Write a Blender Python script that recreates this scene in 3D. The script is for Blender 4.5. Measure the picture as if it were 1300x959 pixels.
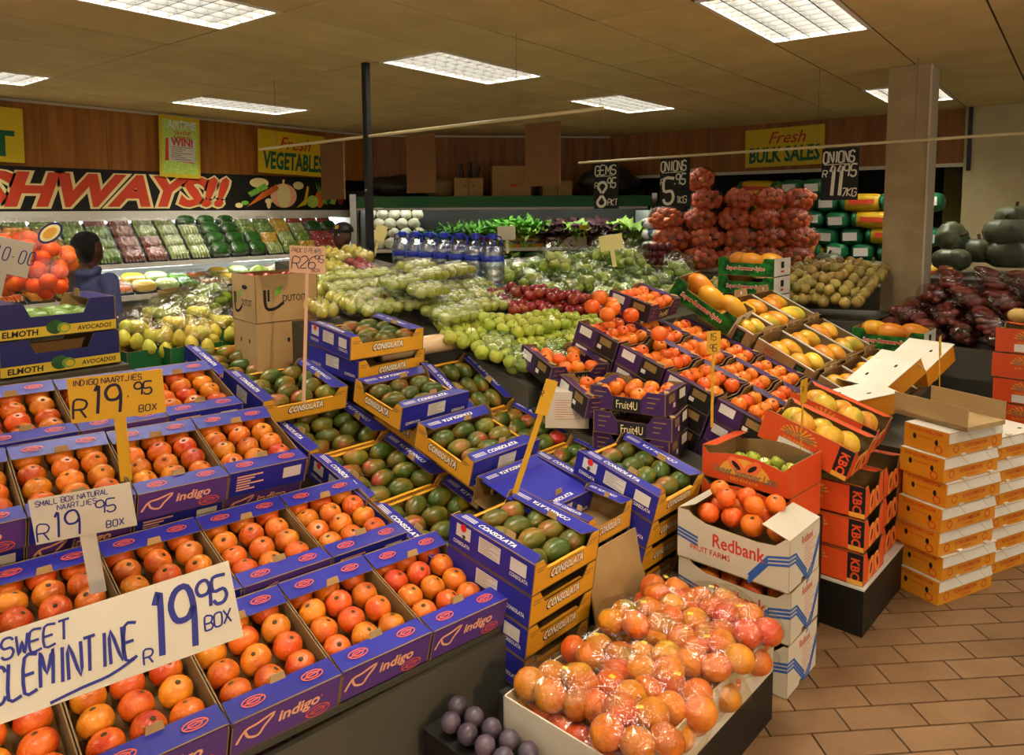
import bpy, math, random
from mathutils import Vector, Matrix, noise
random.seed(7)
for _o in list(bpy.data.objects): bpy.data.objects.remove(_o)
S = bpy.context.scene; COL = S.collection; PI = math.pi

# ------------------------------------------------------------------ camera
CAM_H = 1.7
def _camera():
    yaw, pitch, roll = math.radians(37.8), math.atan(87/932.0), -0.0075
    F0 = Vector((-math.sin(yaw), math.cos(yaw), 0)); R0 = Vector((math.cos(yaw), math.sin(yaw), 0)); U0 = Vector((0, 0, 1))
    F = F0*math.cos(pitch) - U0*math.sin(pitch); U1 = U0*math.cos(pitch) + F0*math.sin(pitch)
    R = R0*math.cos(roll) + U1*math.sin(roll); U = U1*math.cos(roll) - R0*math.sin(roll)
    cd = bpy.data.cameras.new('camera'); co = bpy.data.objects.new('camera', cd); COL.objects.link(co)
    cd.sensor_fit = 'HORIZONTAL'; cd.sensor_width = 36; cd.lens = 932/1300*36
    cd.shift_y = -(479.5-355)/1300; cd.clip_start = .05; cd.clip_end = 60
    m = Matrix((R, U, -F)).transposed().to_4x4(); m.translation = (0, 0, CAM_H); co.matrix_world = m
    S.camera = co
    return F, R, U
CF, CR, CU = _camera()
def at(px, py, d):                      # the point at distance d (metres into the room) seen at a photo position
    return Vector((0, 0, CAM_H)) + (CF + CR*((px-650)/932) - CU*((py-355)/932))*d
# ------------------------------------------------------------------ world, exposure
w = bpy.data.worlds.new('world'); S.world = w; w.use_nodes = True
w.node_tree.nodes['Background'].inputs[0].default_value = (1, .90, .76, 1)
w.node_tree.nodes['Background'].inputs[1].default_value = .46
S.view_settings.view_transform = 'Standard'; S.view_settings.look = 'None'
S.view_settings.exposure = .82; S.view_settings.gamma = 1
LAMP = 18.0            # ceiling panels
TUBE = 20.0             # tubes in the chillers
SPOT = 230             # added warm spot imitating low sun from the entrance, behind the photographer

# ------------------------------------------------------------------ materials
def lin(h):
    c = [int(h[i:i+2], 16)/255 for i in (0, 2, 4)]
    return [x/12.92 if x <= .04045 else ((x+.055)/1.055)**2.4 for x in c] + [1]
MATS = {}
def mat(n, c, rough=.6, c2=None, scale=8, bump=0, bscale=60, vary=0, hue=0, metal=0, spec=.4, coat=0, emit=0, ramp=(.35, .65), c3=None, stretch=None, trans=0, alpha=1):
    if n in MATS: return MATS[n]
    m = bpy.data.materials.new(n); m.use_nodes = True; MATS[n] = m
    N = m.node_tree.nodes; L = m.node_tree.links; b = N['Principled BSDF']
    b.inputs['Roughness'].default_value = rough; b.inputs['Metallic'].default_value = metal
    b.inputs['Specular IOR Level'].default_value = spec; b.inputs['Coat Weight'].default_value = coat
    b.inputs['Alpha'].default_value = alpha
    tc = N.new('ShaderNodeTexCoord'); src = tc.outputs['Object']
    if stretch:
        mp = N.new('ShaderNodeMapping'); mp.inputs['Scale'].default_value = stretch; L.new(src, mp.inputs[0]); src = mp.outputs[0]
    out = None
    if c2:
        if vary:
            oi = N.new('ShaderNodeObjectInfo'); va = N.new('ShaderNodeVectorMath'); va.operation = 'ADD'
            sc = N.new('ShaderNodeMath'); sc.operation = 'MULTIPLY'; sc.inputs[1].default_value = 37
            L.new(oi.outputs['Random'], sc.inputs[0]); L.new(src, va.inputs[0]); L.new(sc.outputs[0], va.inputs[1]); src2 = va.outputs[0]
        else: src2 = src
        nz = N.new('ShaderNodeTexNoise'); nz.inputs['Scale'].default_value = scale; nz.inputs['Detail'].default_value = 4
        L.new(src2, nz.inputs['Vector'])
        r = N.new('ShaderNodeValToRGB'); L.new(nz.outputs['Fac'], r.inputs[0])
        r.color_ramp.elements[0].position = ramp[0]; r.color_ramp.elements[1].position = ramp[1]
        r.color_ramp.elements[0].color = lin(c); r.color_ramp.elements[1].color = lin(c2)
        if c3: e = r.color_ramp.elements.new((ramp[0]+ramp[1])/2); e.color = lin(c3)
        out = r.outputs[0]
    if vary or hue:
        oi = N.new('ShaderNodeObjectInfo'); h = N.new('ShaderNodeHueSaturation')
        def rng(lo, hi, mul):
            k = N.new('ShaderNodeMath'); k.operation = 'MULTIPLY'; k.inputs[1].default_value = mul
            fr = N.new('ShaderNodeMath'); fr.operation = 'FRACT'; L.new(oi.outputs['Random'], k.inputs[0]); L.new(k.outputs[0], fr.inputs[0])
            mr = N.new('ShaderNodeMapRange'); mr.inputs[3].default_value = lo; mr.inputs[4].default_value = hi
            L.new(fr.outputs[0], mr.inputs[0]); return mr.outputs[0]
        L.new(rng(1-vary, 1+vary, 1), h.inputs['Value']); L.new(rng(.5-hue, .5+hue, 7.3), h.inputs['Hue'])
        if out: L.new(out, h.inputs['Color'])
        else: h.inputs['Color'].default_value = lin(c)
        out = h.outputs[0]
    if out: L.new(out, b.inputs['Base Color'])
    else: b.inputs['Base Color'].default_value = lin(c)
    if bump:
        nb = N.new('ShaderNodeTexNoise'); nb.inputs['Scale'].default_value = bscale; L.new(src, nb.inputs['Vector'])
        bp = N.new('ShaderNodeBump'); bp.inputs['Strength'].default_value = bump; bp.inputs['Distance'].default_value = .01
        L.new(nb.outputs['Fac'], bp.inputs['Height']); L.new(bp.outputs[0], b.inputs['Normal'])
    if emit:
        b.inputs['Emission Color'].default_value = lin(c); b.inputs['Emission Strength'].default_value = emit
    if trans: b.inputs['Transmission Weight'].default_value = trans
    return m
def film(n, tint='ffffff', gloss=.18, rough=.08, bscale=28, bump=.7):
    if n in MATS: return MATS[n]
    m = bpy.data.materials.new(n); m.use_nodes = True; MATS[n] = m
    N = m.node_tree.nodes; L = m.node_tree.links; N.remove(N['Principled BSDF'])
    t = N.new('ShaderNodeBsdfTransparent'); t.inputs[0].default_value = lin(tint)
    g = N.new('ShaderNodeBsdfGlossy'); g.inputs['Roughness'].default_value = rough
    mx = N.new('ShaderNodeMixShader'); mx.inputs[0].default_value = gloss
    tc = N.new('ShaderNodeTexCoord'); nz = N.new('ShaderNodeTexNoise'); nz.inputs['Scale'].default_value = bscale; nz.inputs['Detail'].default_value = 3
    bp = N.new('ShaderNodeBump'); bp.inputs['Strength'].default_value = bump; bp.inputs['Distance'].default_value = .03
    L.new(tc.outputs['Object'], nz.inputs['Vector']); L.new(nz.outputs['Fac'], bp.inputs['Height']); L.new(bp.outputs[0], g.inputs['Normal'])
    L.new(t.outputs[0], mx.inputs[1]); L.new(g.outputs[0], mx.inputs[2]); L.new(mx.outputs[0], N['Material Output'].inputs[0])
    return m
mat('tile_ceiling', 'dccb92', .9, 'd0be84', 3, bump=.25, bscale=260, vary=.03)
mat('ceiling_dark', '3a3222', .9)
mat('wood', 'b0742e', .5, '8f5a20', 2.2, stretch=(7, 7, .55), vary=.05, bump=.1, bscale=25)
mat('wood_dark', '9c6430', .55, '80501e', 2.2, stretch=(7, 7, .6), vary=.05)
mat('trim', 'c9bfa8', .5); mat('plaster', 'c2b48c', .8, 'b6a77f', 3, bump=.08, bscale=120)
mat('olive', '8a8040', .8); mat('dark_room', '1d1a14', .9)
mat('floor_tile', '87694a', .4, '76593a', 5, vary=.09, bump=.12, bscale=35)
mat('grout', '3c3226', .9); mat('column_paint', 'b09c74', .7, 'a08c64', 6, bump=.12, bscale=45)
mat('lamp', 'fff6e4', emit=LAMP); mat('louvre', '5c5c5a', .5); mat('lamp_frame', 'e6e2d6', .5)
mat('tube', 'f4fbff', emit=TUBE); mat('white_metal', 'dcdcd2', .4); mat('shelf_edge', 'c8c8c0', .35)
mat('chrome', 'b0b0ac', .25, metal=.9); mat('black_metal', '15130f', .45); mat('grey_metal', '4c4a40', .5)
mat('green_fascia', '1f6a34', .45); mat('chiller_back', '3c3a30', .7); mat('chiller_white', 'd8d8d0', .5)
mat('card_brown', 'a98a5a', .8, '9c7c4d', 6, vary=.06); mat('card_inner', '8d7145', .85, '7c6239', 6); mat('card_tan', 'b99c6c', .8, 'ad8f5e', 5, vary=.05)
mat('blue_print', '2b2c9c', .42, '25268c', 4, vary=.05); mat('blue_deep', '1b1d5e', .45); mat('navy', '1b1f62', .45)
mat('yellow_print', 'e0a327', .5, 'd69820', 4); mat('yellow_band', 'dcc232', .5); mat('white_print', 'ece8dc', .55); mat('white_card', 'c8c1af', .6, 'beb6a2', 3)
mat('black_print', '141210', .6); mat('orange_print', 'e8622a', .5); mat('peach_print', 'f2b48c', .5); mat('purple_end', '5a3a86', .45); mat('red_print', 'c23a2c', .55); mat('red_dot', 'e02c1c', .5)
mat('plum_print', '43265a', .45, '3b2150', 4, vary=.08); mat('dark_print', '1c1a18', .5); mat('tan_print', '8a7040', .5); mat('label_white', 'd9d5cc', .5); mat('violet', '7d4f96', .45)
mat('papaya_orange', 'd9501c', .5, 'cf4716', 4, vary=.05); mat('logo_grey', '7c7050', .6); mat('logo_gold', 'e0a23a', .55); mat('papaya_flesh', 'e8703a', .5)
mat('green_box', '1f7a26', .5, '0e4212', 26, ramp=(.4, .6)); mat('green_crate', '17703a', .5)
mat('amber_box', 'e0931c', .5, 'd88a16', 4, vary=.04); mat('amber_red', 'c8481c', .55); mat('lid_white', 'e4dccb', .55, 'd8cfbc', 5)
mat('blue_stripe', '2a5aa6', .5); mat('green_ink', '14603a', .55); mat('sign_yellow', 'd8bc22', .55); mat('card_yellow', 'cc9c1a', .5); mat('pale_yellow', 'd9cf86', .55); mat('pink_card', 'd2a98a', .6)
mat('ink_blue', '20267a', .6); mat('ink_dark', '1a1630', .6); mat('chalk', 'ddd8c4', .8); mat('board_black', '14120f', .7); mat('board_brown', '6b4a26', .8, '5e4020', 3)
mat('sign_red', 'cf4526', .5); mat('cream', 'ecdc9c', .55); mat('rod', 'd8cba0', .35); mat('wire', '7a7258', .5)
mat('naartjie_skin', 'cf5f16', .33, 'b8460c', 9, bump=.22, bscale=170, vary=.14, hue=.016, coat=.15, c3='d8741a')
mat('orange_skin', 'e8761f', .38, 'de6a14', 9, bump=.2, bscale=190, vary=.08, hue=.012, coat=.1)
mat('tangerine_skin', 'cc6418', .32, '8f8428', 5, bump=.25, bscale=150, vary=.14, hue=.022, ramp=(.42, .72), c3='c87a20')
mat('mango_skin', '40521a', .36, 'a44c26', 7, bump=.08, bscale=90, vary=.18, hue=.03, ramp=(.44, .68), c3='74661f', coat=.12)
mat('apple_green', '94a82e', .28, 'b4b848', 12, vary=.1, hue=.012, coat=.2); mat('apple_red', '861f1c', .24, 'b05838', 14, vary=.2, hue=.015, coat=.3, ramp=(.5, .8))
mat('pear_skin', 'd8c84c', .35, 'bcc04a', 10, vary=.08, hue=.015); mat('papaya_skin', 'd8a028', .38, '8a9838', 7, vary=.1, hue=.02, ramp=(.45, .75), c3='d8b43a')
mat('papaya_ripe', 'e0a026', .38, 'cf7c1e', 8, vary=.08, hue=.015); mat('avocado_skin', '5a7a34', .38, '7c9a4c', 9, vary=.1)
mat('onion_skin', 'b49a4c', .4, '8a7a3c', 11, vary=.16, hue=.02); mat('onion_red', 'cc7040', .42, 'e09c68', 14, vary=.1); mat('onion_purple', '541a20', .3, '7a3434', 9, vary=.15)
mat('tuber', '5c2422', .28, '7c3c30', 14, vary=.15, coat=.25); mat('pumpkin_skin', '454c38', .42, '5c6348', 9, vary=.12, bump=.15); mat('pumpkin_tan', '9a8448', .5, '6a7048', 4, vary=.1, ramp=(.4, .6))
mat('stem', '4a3c1c', .8); mat('butternut', 'c8a860', .5, vary=.06)
mat('leaf_green', '58a42a', .5, '86c048', 30, vary=.15); mat('leaf_light', 'a0c84a', .5, 'c0dc70', 30, vary=.1); mat('leaf_dark', '1c4a18', .5, '2f6a26', 30, vary=.2); mat('leaf_purple', '4e2a34', .45, '785048', 30, vary=.2)
mat('veg_white', 'cfc9ac', .6, 'b8b08c', 14, vary=.06); mat('pack_green', '86a83c', .4, '5e8a2c', 26, vary=.18, hue=.02); mat('pack_celery', 'bccb88', .4, '96b45c', 20, vary=.08); mat('pack_red', '8c3a2c', .4, 'b06a58', 26, vary=.15)
mat('pack_dark', '1c3c18', .3, '2c6420', 20, vary=.2); mat('pack_yellow', 'd8b02c', .4, vary=.1); mat('carrot', 'cf6a26', .45, vary=.1); mat('pepper_red', 'b8201c', .3); mat('tray_black', '16160f', .4)
mat('potato_yellow', 'cda71e', .42, vary=.12); mat('potato_green', '1c6a44', .42, vary=.1); mat('bag_dark', '24221c', .4, '3c3a30', 8, vary=.2); mat('bag_white', 'c8ccc8', .4, '2c4a5c', 9, vary=.1, ramp=(.5, .6))
mat('hoodie', '4a5280', .85, '3e466e', 18, bump=.2, bscale=200); mat('skin', '4a2e1e', .55); mat('hair', '0c0a0a', .8, bump=.8, bscale=180); mat('jacket', '121216', .7); mat('jeans', '23283a', .8); mat('shoe', '1a1714', .6); mat('collar_white', 'c8c4bc', .7); mat('face_blur', '4a2e1e', .5)
mat('lens', 'f0ece4', .4); mat('iris', '120c08', .3); mat('lip', '5a2c24', .5)
mat('bottle_cap', '1c2fb0', .35); mat('bottle_label', '2740b8', .4)
mat('foil', 'e6c79c', .12, spec=.8, coat=.6)
film('film_clear'); film('film_bag', 'fbf8f0', .09, .12, 20, 1); film('film_green', 'eef6ea', .16, .12, 18, 1); film('bottle_pet', 'e6f2fb', .3, .1, 30, .3); film('net_red', 'fbdccd', .07, .4, 60, .6); film('film_purple', 'f6eeec', .09, .12, 16, 1)
film('net_orange', 'fde3c4', .07, .4, 60, .6)

# ------------------------------------------------------------------ mesh helpers
class MB:
    def __init__(s): s.v = []; s.f = []; s.m = []
    def add(s, v, f, mi=0, M=None):
        k = len(s.v); s.v += [(M @ Vector(p))[:] if M else tuple(p) for p in v]
        s.f += [[i+k for i in q] for q in f]; s.m += [mi]*len(f); return s
    def box(s, x0, x1, y0, y1, z0, z1, mi=0, M=None, fm=None):
        v = [(x, y, z) for z in (z0, z1) for y in (y0, y1) for x in (x0, x1)]
        f = [(0, 2, 3, 1), (4, 5, 7, 6), (0, 1, 5, 4), (2, 6, 7, 3), (0, 4, 6, 2), (1, 3, 7, 5)]   # -z +z -y +y -x +x
        s.add(v, f, mi, M)
        if fm:
            for k, c in fm.items(): s.m[len(s.m)-6+['-z', '+z', '-y', '+y', '-x', '+x'].index(k)] = c
        return s
    def prism(s, pts, a, b, mi=0, M=None, front=None):      # polygon in XY, extruded a..b in Z; M carries it
        n = len(pts); v = [(x, y, a) for x, y in pts] + [(x, y, b) for x, y in pts]
        f = [tuple(range(n))[::-1], tuple(range(n, 2*n))] + [(i, (i+1) % n, n+(i+1) % n, n+i) for i in range(n)]
        s.add(v, f, mi, M)
        if front is not None: s.m[len(s.m)-n-1] = front
        return s
    def tube(s, pts, r, n=6, mi=0, M=None):
        pts = [Vector(p) for p in pts]; rs = r if isinstance(r, (list, tuple)) else [r]*len(pts); v = []; f = []
        for i, p in enumerate(pts):
            d = (pts[min(i+1, len(pts)-1)]-pts[max(i-1, 0)]).normalized()
            a = d.cross(Vector((0, 0, 1))); a = a.normalized() if a.length > .05 else Vector((1, 0, 0)); b = d.cross(a)
            v += [p+(a*math.cos(2*PI*k/n)+b*math.sin(2*PI*k/n))*rs[i] for k in range(n)]
        for i in range(len(pts)-1):
            f += [(i*n+k, i*n+(k+1) % n, (i+1)*n+(k+1) % n, (i+1)*n+k) for k in range(n)]
        f += [tuple(range(n))[::-1], tuple(range((len(pts)-1)*n, len(pts)*n))]
        return s.add(v, f, mi, M)
    def lathe(s, prof, n=16, mi=0, M=None, fn=None):
        v = []; f = []
        for r, z in prof:
            for k in range(n):
                a = 2*PI*k/n; rr = r*(fn(a, z) if fn else 1); v.append((rr*math.cos(a), rr*math.sin(a), z))
        for i in range(len(prof)-1):
            f += [(i*n+k, i*n+(k+1) % n, (i+1)*n+(k+1) % n, (i+1)*n+k) for k in range(n)]
        f += [tuple(range(n))[::-1], tuple(range((len(prof)-1)*n, len(prof)*n))]
        return s.add(v, f, mi, M)
    def ball(s, r=(1, 1, 1), c=(0, 0, 0), nu=10, nv=7, mi=0, M=None, fn=None):
        v = [(0, 0, -1)]; f = []
        for i in range(1, nv):
            t = -PI/2+PI*i/nv
            v += [(math.cos(t)*math.cos(2*PI*k/nu), math.cos(t)*math.sin(2*PI*k/nu), math.sin(t)) for k in range(nu)]
        v.append((0, 0, 1)); T = len(v)-1
        f += [(0, 1+(k+1) % nu, 1+k) for k in range(nu)]
        for i in range(nv-2):
            f += [(1+i*nu+k, 1+i*nu+(k+1) % nu, 1+(i+1)*nu+(k+1) % nu, 1+(i+1)*nu+k) for k in range(nu)]
        f += [(1+(nv-2)*nu+k, 1+(nv-2)*nu+(k+1) % nu, T) for k in range(nu)]
        if fn: v = [fn(Vector(p)) for p in v]
        v = [(p[0]*r[0]+c[0], p[1]*r[1]+c[1], p[2]*r[2]+c[2]) for p in v]
        return s.add(v, f, mi, M)
    def stroke(s, pts, wd, mi=0, M=None, z=0):
        v = []; f = []
        for i, (x, y) in enumerate(pts):
            a = pts[max(i-1, 0)]; b = pts[min(i+1, len(pts)-1)]; dx, dy = b[0]-a[0], b[1]-a[1]; l = math.hypot(dx, dy) or 1
            nx, ny = -dy/l*wd/2, dx/l*wd/2; v += [(x+nx, y+ny, z), (x-nx, y-ny, z)]
        f = [(2*i, 2*i+1, 2*i+3, 2*i+2) for i in range(len(pts)-1)]
        return s.add(v, f, mi, M)
    def mesh(s, name, mats, smooth=False):
        me = bpy.data.meshes.new(name); me.from_pydata([tuple(p) for p in s.v], [], s.f)
        for m in ([mats] if isinstance(mats, str) else mats): me.materials.append(MATS[m])
        me.polygons.foreach_set('material_index', s.m)
        if smooth: me.polygons.foreach_set('use_smooth', [True]*len(s.f))
        me.update(); return me
def tag(o, label=None, cat=None, group=None, kind=None):
    for k, v in (('label', label), ('category', cat), ('group', group), ('kind', kind)):
        if v: o[k] = v
    return o
def ob(name, me, parent=None, M=None):
    o = bpy.data.objects.new(name, me); COL.objects.link(o)
    if parent: o.parent = parent
    if M is not None:
        if parent: o.matrix_local = M
        else: o.matrix_world = M
    return o
def thing(name, label, cat, M, group=None, kind=None):
    o = ob(name, None, None, M); o.empty_display_size = .05; return tag(o, label, cat, group, kind)
def solo(name, me, label, cat, M=None, group=None, kind=None): return tag(ob(name, me, None, M), label, cat, group, kind)
def struct(name, me, M=None): return tag(ob(name, me, None, M), kind='structure')
def place(kit, name, label, cat, M, group=None):
    t = thing(name, label, cat, M, group)
    I = Matrix.Identity(4)
    def rec(entries, par, depth, pre):          # thing > part > sub-part, no deeper
        for e in entries:
            m = pre @ (e[2] if len(e) > 2 and e[2] is not None else I); o = ob(e[0], e[1], par, m)
            if len(e) > 3 and e[3]: o['label'] = e[3]
            if len(e) > 4: rec(e[4], *((o, depth+1, I) if depth < 2 else (par, depth, m)))
    rec(kit, t, 1, I); return t
def T(x, y, z): return Matrix.Translation((x, y, z))
def RZ(a): return Matrix.Rotation(a, 4, 'Z')
def RX(a): return Matrix.Rotation(a, 4, 'X')
def RY(a): return Matrix.Rotation(a, 4, 'Y')
def SC(x, y, z): return Matrix.Diagonal((x, y, z, 1))
def basis(x, y, z, o=(0, 0, 0)):
    m = Matrix((x, y, z)).transposed().to_4x4(); m.translation = o; return m
def fm(side, o, rot=0):                  # a flat print laid on a face of a box
    m = {'-y': basis((1, 0, 0), (0, 0, 1), (0, -1, 0)), '+y': basis((-1, 0, 0), (0, 0, 1), (0, 1, 0)), '+x': basis((0, 1, 0), (0, 0, 1), (1, 0, 0)), '-x': basis((0, -1, 0), (0, 0, 1), (-1, 0, 0)), '+z': Matrix.Identity(4)}[side]
    return T(*o) @ m @ RZ(rot)
_tc = {}
def text(s, m, wd, ht, shear=0, bold=.012, z=0):
    k = (s, m, wd, ht, shear, bold)
    if k in _tc: return _tc[k]
    cu = bpy.data.curves.new('lettering', 'FONT'); cu.body = s; cu.shear = shear; cu.offset = bold; cu.resolution_u = 2; cu.fill_mode = 'FRONT'
    o = bpy.data.objects.new('lettering', cu); COL.objects.link(o)
    dg = bpy.context.evaluated_depsgraph_get(); me = bpy.data.meshes.new_from_object(o.evaluated_get(dg)); bpy.data.objects.remove(o); bpy.data.curves.remove(cu)
    xs = [v.co.x for v in me.vertices]; ys = [v.co.y for v in me.vertices]
    x0, x1, y0, y1 = min(xs), max(xs), min(ys), max(ys)
    me.transform(SC(wd/(x1-x0), ht/(y1-y0), 1) @ T(-(x0+x1)/2, -(y0+y1)/2, 0))
    me.materials.clear(); me.materials.append(MATS[m]); me.name = 'lettering'; _tc[k] = me; return me
def rect(m, wd, ht): return MB().add([(-wd/2, -ht/2, 0), (wd/2, -ht/2, 0), (wd/2, ht/2, 0), (-wd/2, ht/2, 0)], [(0, 1, 2, 3)]).mesh('print', m)
def ellipse_pts(a, b, n=20, cx=0, cy=0): return [(cx+a*math.cos(2*PI*i/n), cy+b*math.sin(2*PI*i/n)) for i in range(n)]
GL = {'A': '00 13 26 33 40|12 32', 'B': '00 06 36 45 33 03|33 42 41 30 00', 'C': '45 36 16 05 01 10 30 41', 'D': '00 06 26 44 42 20 00', 'E': '46 06 00 40|03 33', 'F': '46 06 00|03 33',
 'G': '45 36 16 05 01 10 30 41 43 23', 'H': '06 00|46 40|03 43', 'I': '26 20', 'J': '46 41 30 10 01', 'K': '06 00|46 03 40', 'L': '06 00 40', 'M': '00 06 22 46 40', 'N': '00 06 40 46',
 'O': '16 05 01 10 30 41 45 36 16', 'P': '00 06 36 45 44 33 03', 'Q': '16 05 01 10 30 41 45 36 16|22 40', 'R': '00 06 36 45 44 33 03|23 40', 'S': '45 36 16 05 04 13 33 42 41 30 10 01', 'T': '06 46|26 20', 'U': '06 01 10 30 41 46', 'V': '06 20 46',
 'W': '06 10 24 30 46', 'X': '06 40|00 46', 'Y': '06 23 46|23 20', 'Z': '06 46 00 40', '0': '26 15 11 20 30 41 45 36 26', '1': '15 26 20', '2': '05 16 36 45 44 00 40', '3': '06 46 23 33 42 41 30 10 01', '4': '30 36 02 42', '5': '46 06 03 33 42 41 30 10 01',
 '6': '46 26 04 01 10 30 41 42 33 13 02', '7': '06 46 10', '8': '23 14 05 16 36 45 34 23 12 01 10 30 41 32 23', '9': '40 44 36 16 05 04 13 33 44', '.': '22 12', '-': '13 33', '_': '00 40', "'": '26 15'}
def smoothed(p):
    if len(p) < 3: return p
    q = []
    for i in range(len(p)-1):
        a, b, c, d = p[max(i-1, 0)], p[i], p[i+1], p[min(i+2, len(p)-1)]
        for t in (0, .34, .67):
            q.append(tuple(.5*(2*b[k]+(c[k]-a[k])*t+(2*a[k]-5*b[k]+4*c[k]-d[k])*t*t+(3*b[k]-a[k]-3*c[k]+d[k])*t**3) for k in (0, 1)))
    return q+[p[-1]]
def hand(mb, s, x, y, h, wd, adv=.78, slant=.12, tilt=0, jit=.25, xs=None):    # handwriting strokes
    rnd = random.Random(s); xs = min(.62, adv*.8) if xs is None else xs
    for ch in s:
        if ch == ' ': x += h*.45; continue
        dy = rnd.uniform(-.04, .04)*h
        for st in GL.get(ch.upper(), '').split('|'):
            p = [(int(q[0])/4+rnd.uniform(-.04, .04)*jit, int(q[1])/6) for q in st.split()]
            if p: mb.stroke([(x+(a*xs+b*slant)*h, y+dy+b*h) for a, b in smoothed(p)], wd)
        x += h*adv*(.8 if ch in "1.I'" else 1); y += tilt*h
    return x
# ================================================================== the room
CEIL = 2.78
GX, GY, X0, Y0 = .605, 1.23, -1.06, 2.48
LIGHTS = [(-5, 1), (-1, 1), (-10, 1), (-5, -1), (-5, 3), (-1, 4), (-10, -1), (-1, -1), (-1, -3), (3, -1), (3, 1), (-5, -3), (3, 4), (3, -3)]
def inside(x, y): return -7.95 < x < 3.6 and -3.1 < y < 9.5 and x-y > -15.2
ceil = struct('ceiling', MB().box(-8.8, 3.7, -3.2, 10.4, CEIL+.12, CEIL+.16).mesh('ceiling', 'ceiling_dark'))
tile_me = MB().box(-GX/2+.006, GX/2-.006, -GY/2+.006, GY/2-.006, 0, .015).mesh('ceiling_tile', 'tile_ceiling')
for i in range(-12, 8):
    for j in range(-5, 7):
        cx, cy = X0+GX*(i+.5), Y0+GY*(j+.5)
        if (i, j) in LIGHTS: continue
        if any(inside(cx+a*GX/2, cy+b*GY/2) for a in (-1, 1) for b in (-1, 1)): ob('ceiling_tile', tile_me, ceil, T(cx, cy, CEIL+random.uniform(0, .004)))
gm = MB()
for i in range(-12, 9): gm.box(X0+GX*i-.012, X0+GX*i+.012, -3.1, 9.6, CEIL+.006, CEIL+.012)
for j in range(-5, 8): gm.box(-8, 3.6, Y0+GY*j-.012, Y0+GY*j+.012, CEIL+.0055, CEIL+.0115)
ob('ceiling_grid', gm.mesh('ceiling_grid', 'ceiling_dark'), ceil)
fr = MB(); a, b = GX/2-.004, GY/2-.004
for x0, x1, y0, y1 in ((-a, a, -b, -b+.022), (-a, a, b-.022, b), (-a, -a+.022, -b, b), (a-.022, a, -b, b)): fr.box(x0, x1, y0, y1, -.004, .1)
lv = MB()
for k in range(1, 5): x = -a+2*a*k/5; lv.box(x-.004, x+.004, -b+.02, b-.02, .0, .06)
for k in range(1, 11): y = -b+2*b*k/11; lv.box(-a+.02, a-.02, y-.003, y+.003, .002, .06)
lp = MB().box(-a+.02, a-.02, -b+.02, b-.02, .085, .095)
fr, lv, lp = fr.mesh('frame', 'lamp_frame'), lv.mesh('louvre', 'louvre'), lp.mesh('lamp_panel', 'lamp')
for n, (i, j) in enumerate(LIGHTS):
    wh = {(-5, 1): 'directly above the black post', (-1, 1): 'between the post and the square column', (-10, 1): 'above the vegetable sign near the wood wall', (-5, -1): 'nearest the naartjie display', (-5, 3): 'above the end of the long rod', (-1, 4): 'behind the square column', (-10, -1): 'near the wood wall at the orange bags'}.get((i, j), 'over the shop entrance side')
    place([('frame', fr), ('lamp_panel', lp), ('louvre', lv)], 'ceiling_light', 'recessed louvred fluorescent ceiling light '+wh, 'light', T(X0+GX*(i+.5), Y0+GY*(j+.5), CEIL), 'ceiling lights')
# walls
def wall(name, x0, y0, x1, y1, z0, z1, m, th=.06):
    d = Vector((x1-x0, y1-y0, 0)); L = d.length; d.normalize(); n = Vector((-d.y, d.x, 0))
    return struct(name, MB().box(0, L, 0, th, z0, z1).mesh(name, m), basis(d, n, (0, 0, 1), (x0, y0, 0)))
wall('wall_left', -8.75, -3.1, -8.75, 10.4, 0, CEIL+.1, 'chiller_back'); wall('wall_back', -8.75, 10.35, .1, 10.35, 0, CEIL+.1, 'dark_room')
wall('wall_diagonal', -8.75, 6.25, -5.15, 9.85, 0, 2.0, 'chiller_back')
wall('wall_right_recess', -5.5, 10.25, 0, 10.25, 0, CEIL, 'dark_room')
wall('wall_right', -1.0, 9.42, 3.6, 9.42, 0, CEIL+.1, 'plaster')
wall('wall_right_return', -1.0, 9.42, -1.0, 10.25, 0, CEIL, 'plaster')
wall('wall_aisle', 3.6, 9.5, 3.6, 5.5, 0, CEIL+.1, 'plaster')
wall('wall_passage', -1.34, 10.2, -1.02, 10.2, 0, 2.2, 'olive', .03)
def panels(name, x0, y0, x1, y1, z0, z1, m, pw):
    d = Vector((x1-x0, y1-y0, 0)); L = d.length; d.normalize(); n = Vector((-d.y, d.x, 0)); k = round(L/pw); pw = L/k
    w = struct(name, MB().box(0, L, .02, .05, z0, z1).mesh(name, 'dark_room'), basis(d, n, (0, 0, 1), (x0, y0, 0)))
    me = MB().box(.002, pw-.002, 0, .018, z0, z1).mesh('panel', m)
    for i in range(k): ob('panel', me, w, T(i*pw, 0, 0))
panels('wall_left_bulkhead', -7.93, -3.1, -7.93, 7.07, 2.13, CEIL+.1, 'wood', .61)
panels('wall_diagonal_bulkhead', -7.93, 7.07, -5.5, 9.5, 1.95, CEIL+.1, 'wood_dark', .6)
panels('wall_right_bulkhead', -5.5, 9.5, -1.0, 9.5, 2.17, CEIL+.1, 'wood_dark', .75)
struct('trim_1', MB().box(-7.93, -7.90, -3.1, 7.05, CEIL-.03, CEIL-.005).mesh('trim', 'trim'))
d = (Vector((-5.5, 9.5, 0))-Vector((-7.93, 7.07, 0))).normalized()
struct('trim_2', MB().box(0.02, 3.4, -.025, 0, CEIL-.03, CEIL-.005).mesh('trim', 'trim'), basis(d, (-d.y, d.x, 0), (0, 0, 1), (-7.93, 7.07, 0)))
struct('trim_3', MB().box(-5.45, -1.02, 9.465, 9.5, 2.15, 2.19).mesh('trim', 'trim'))
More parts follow.
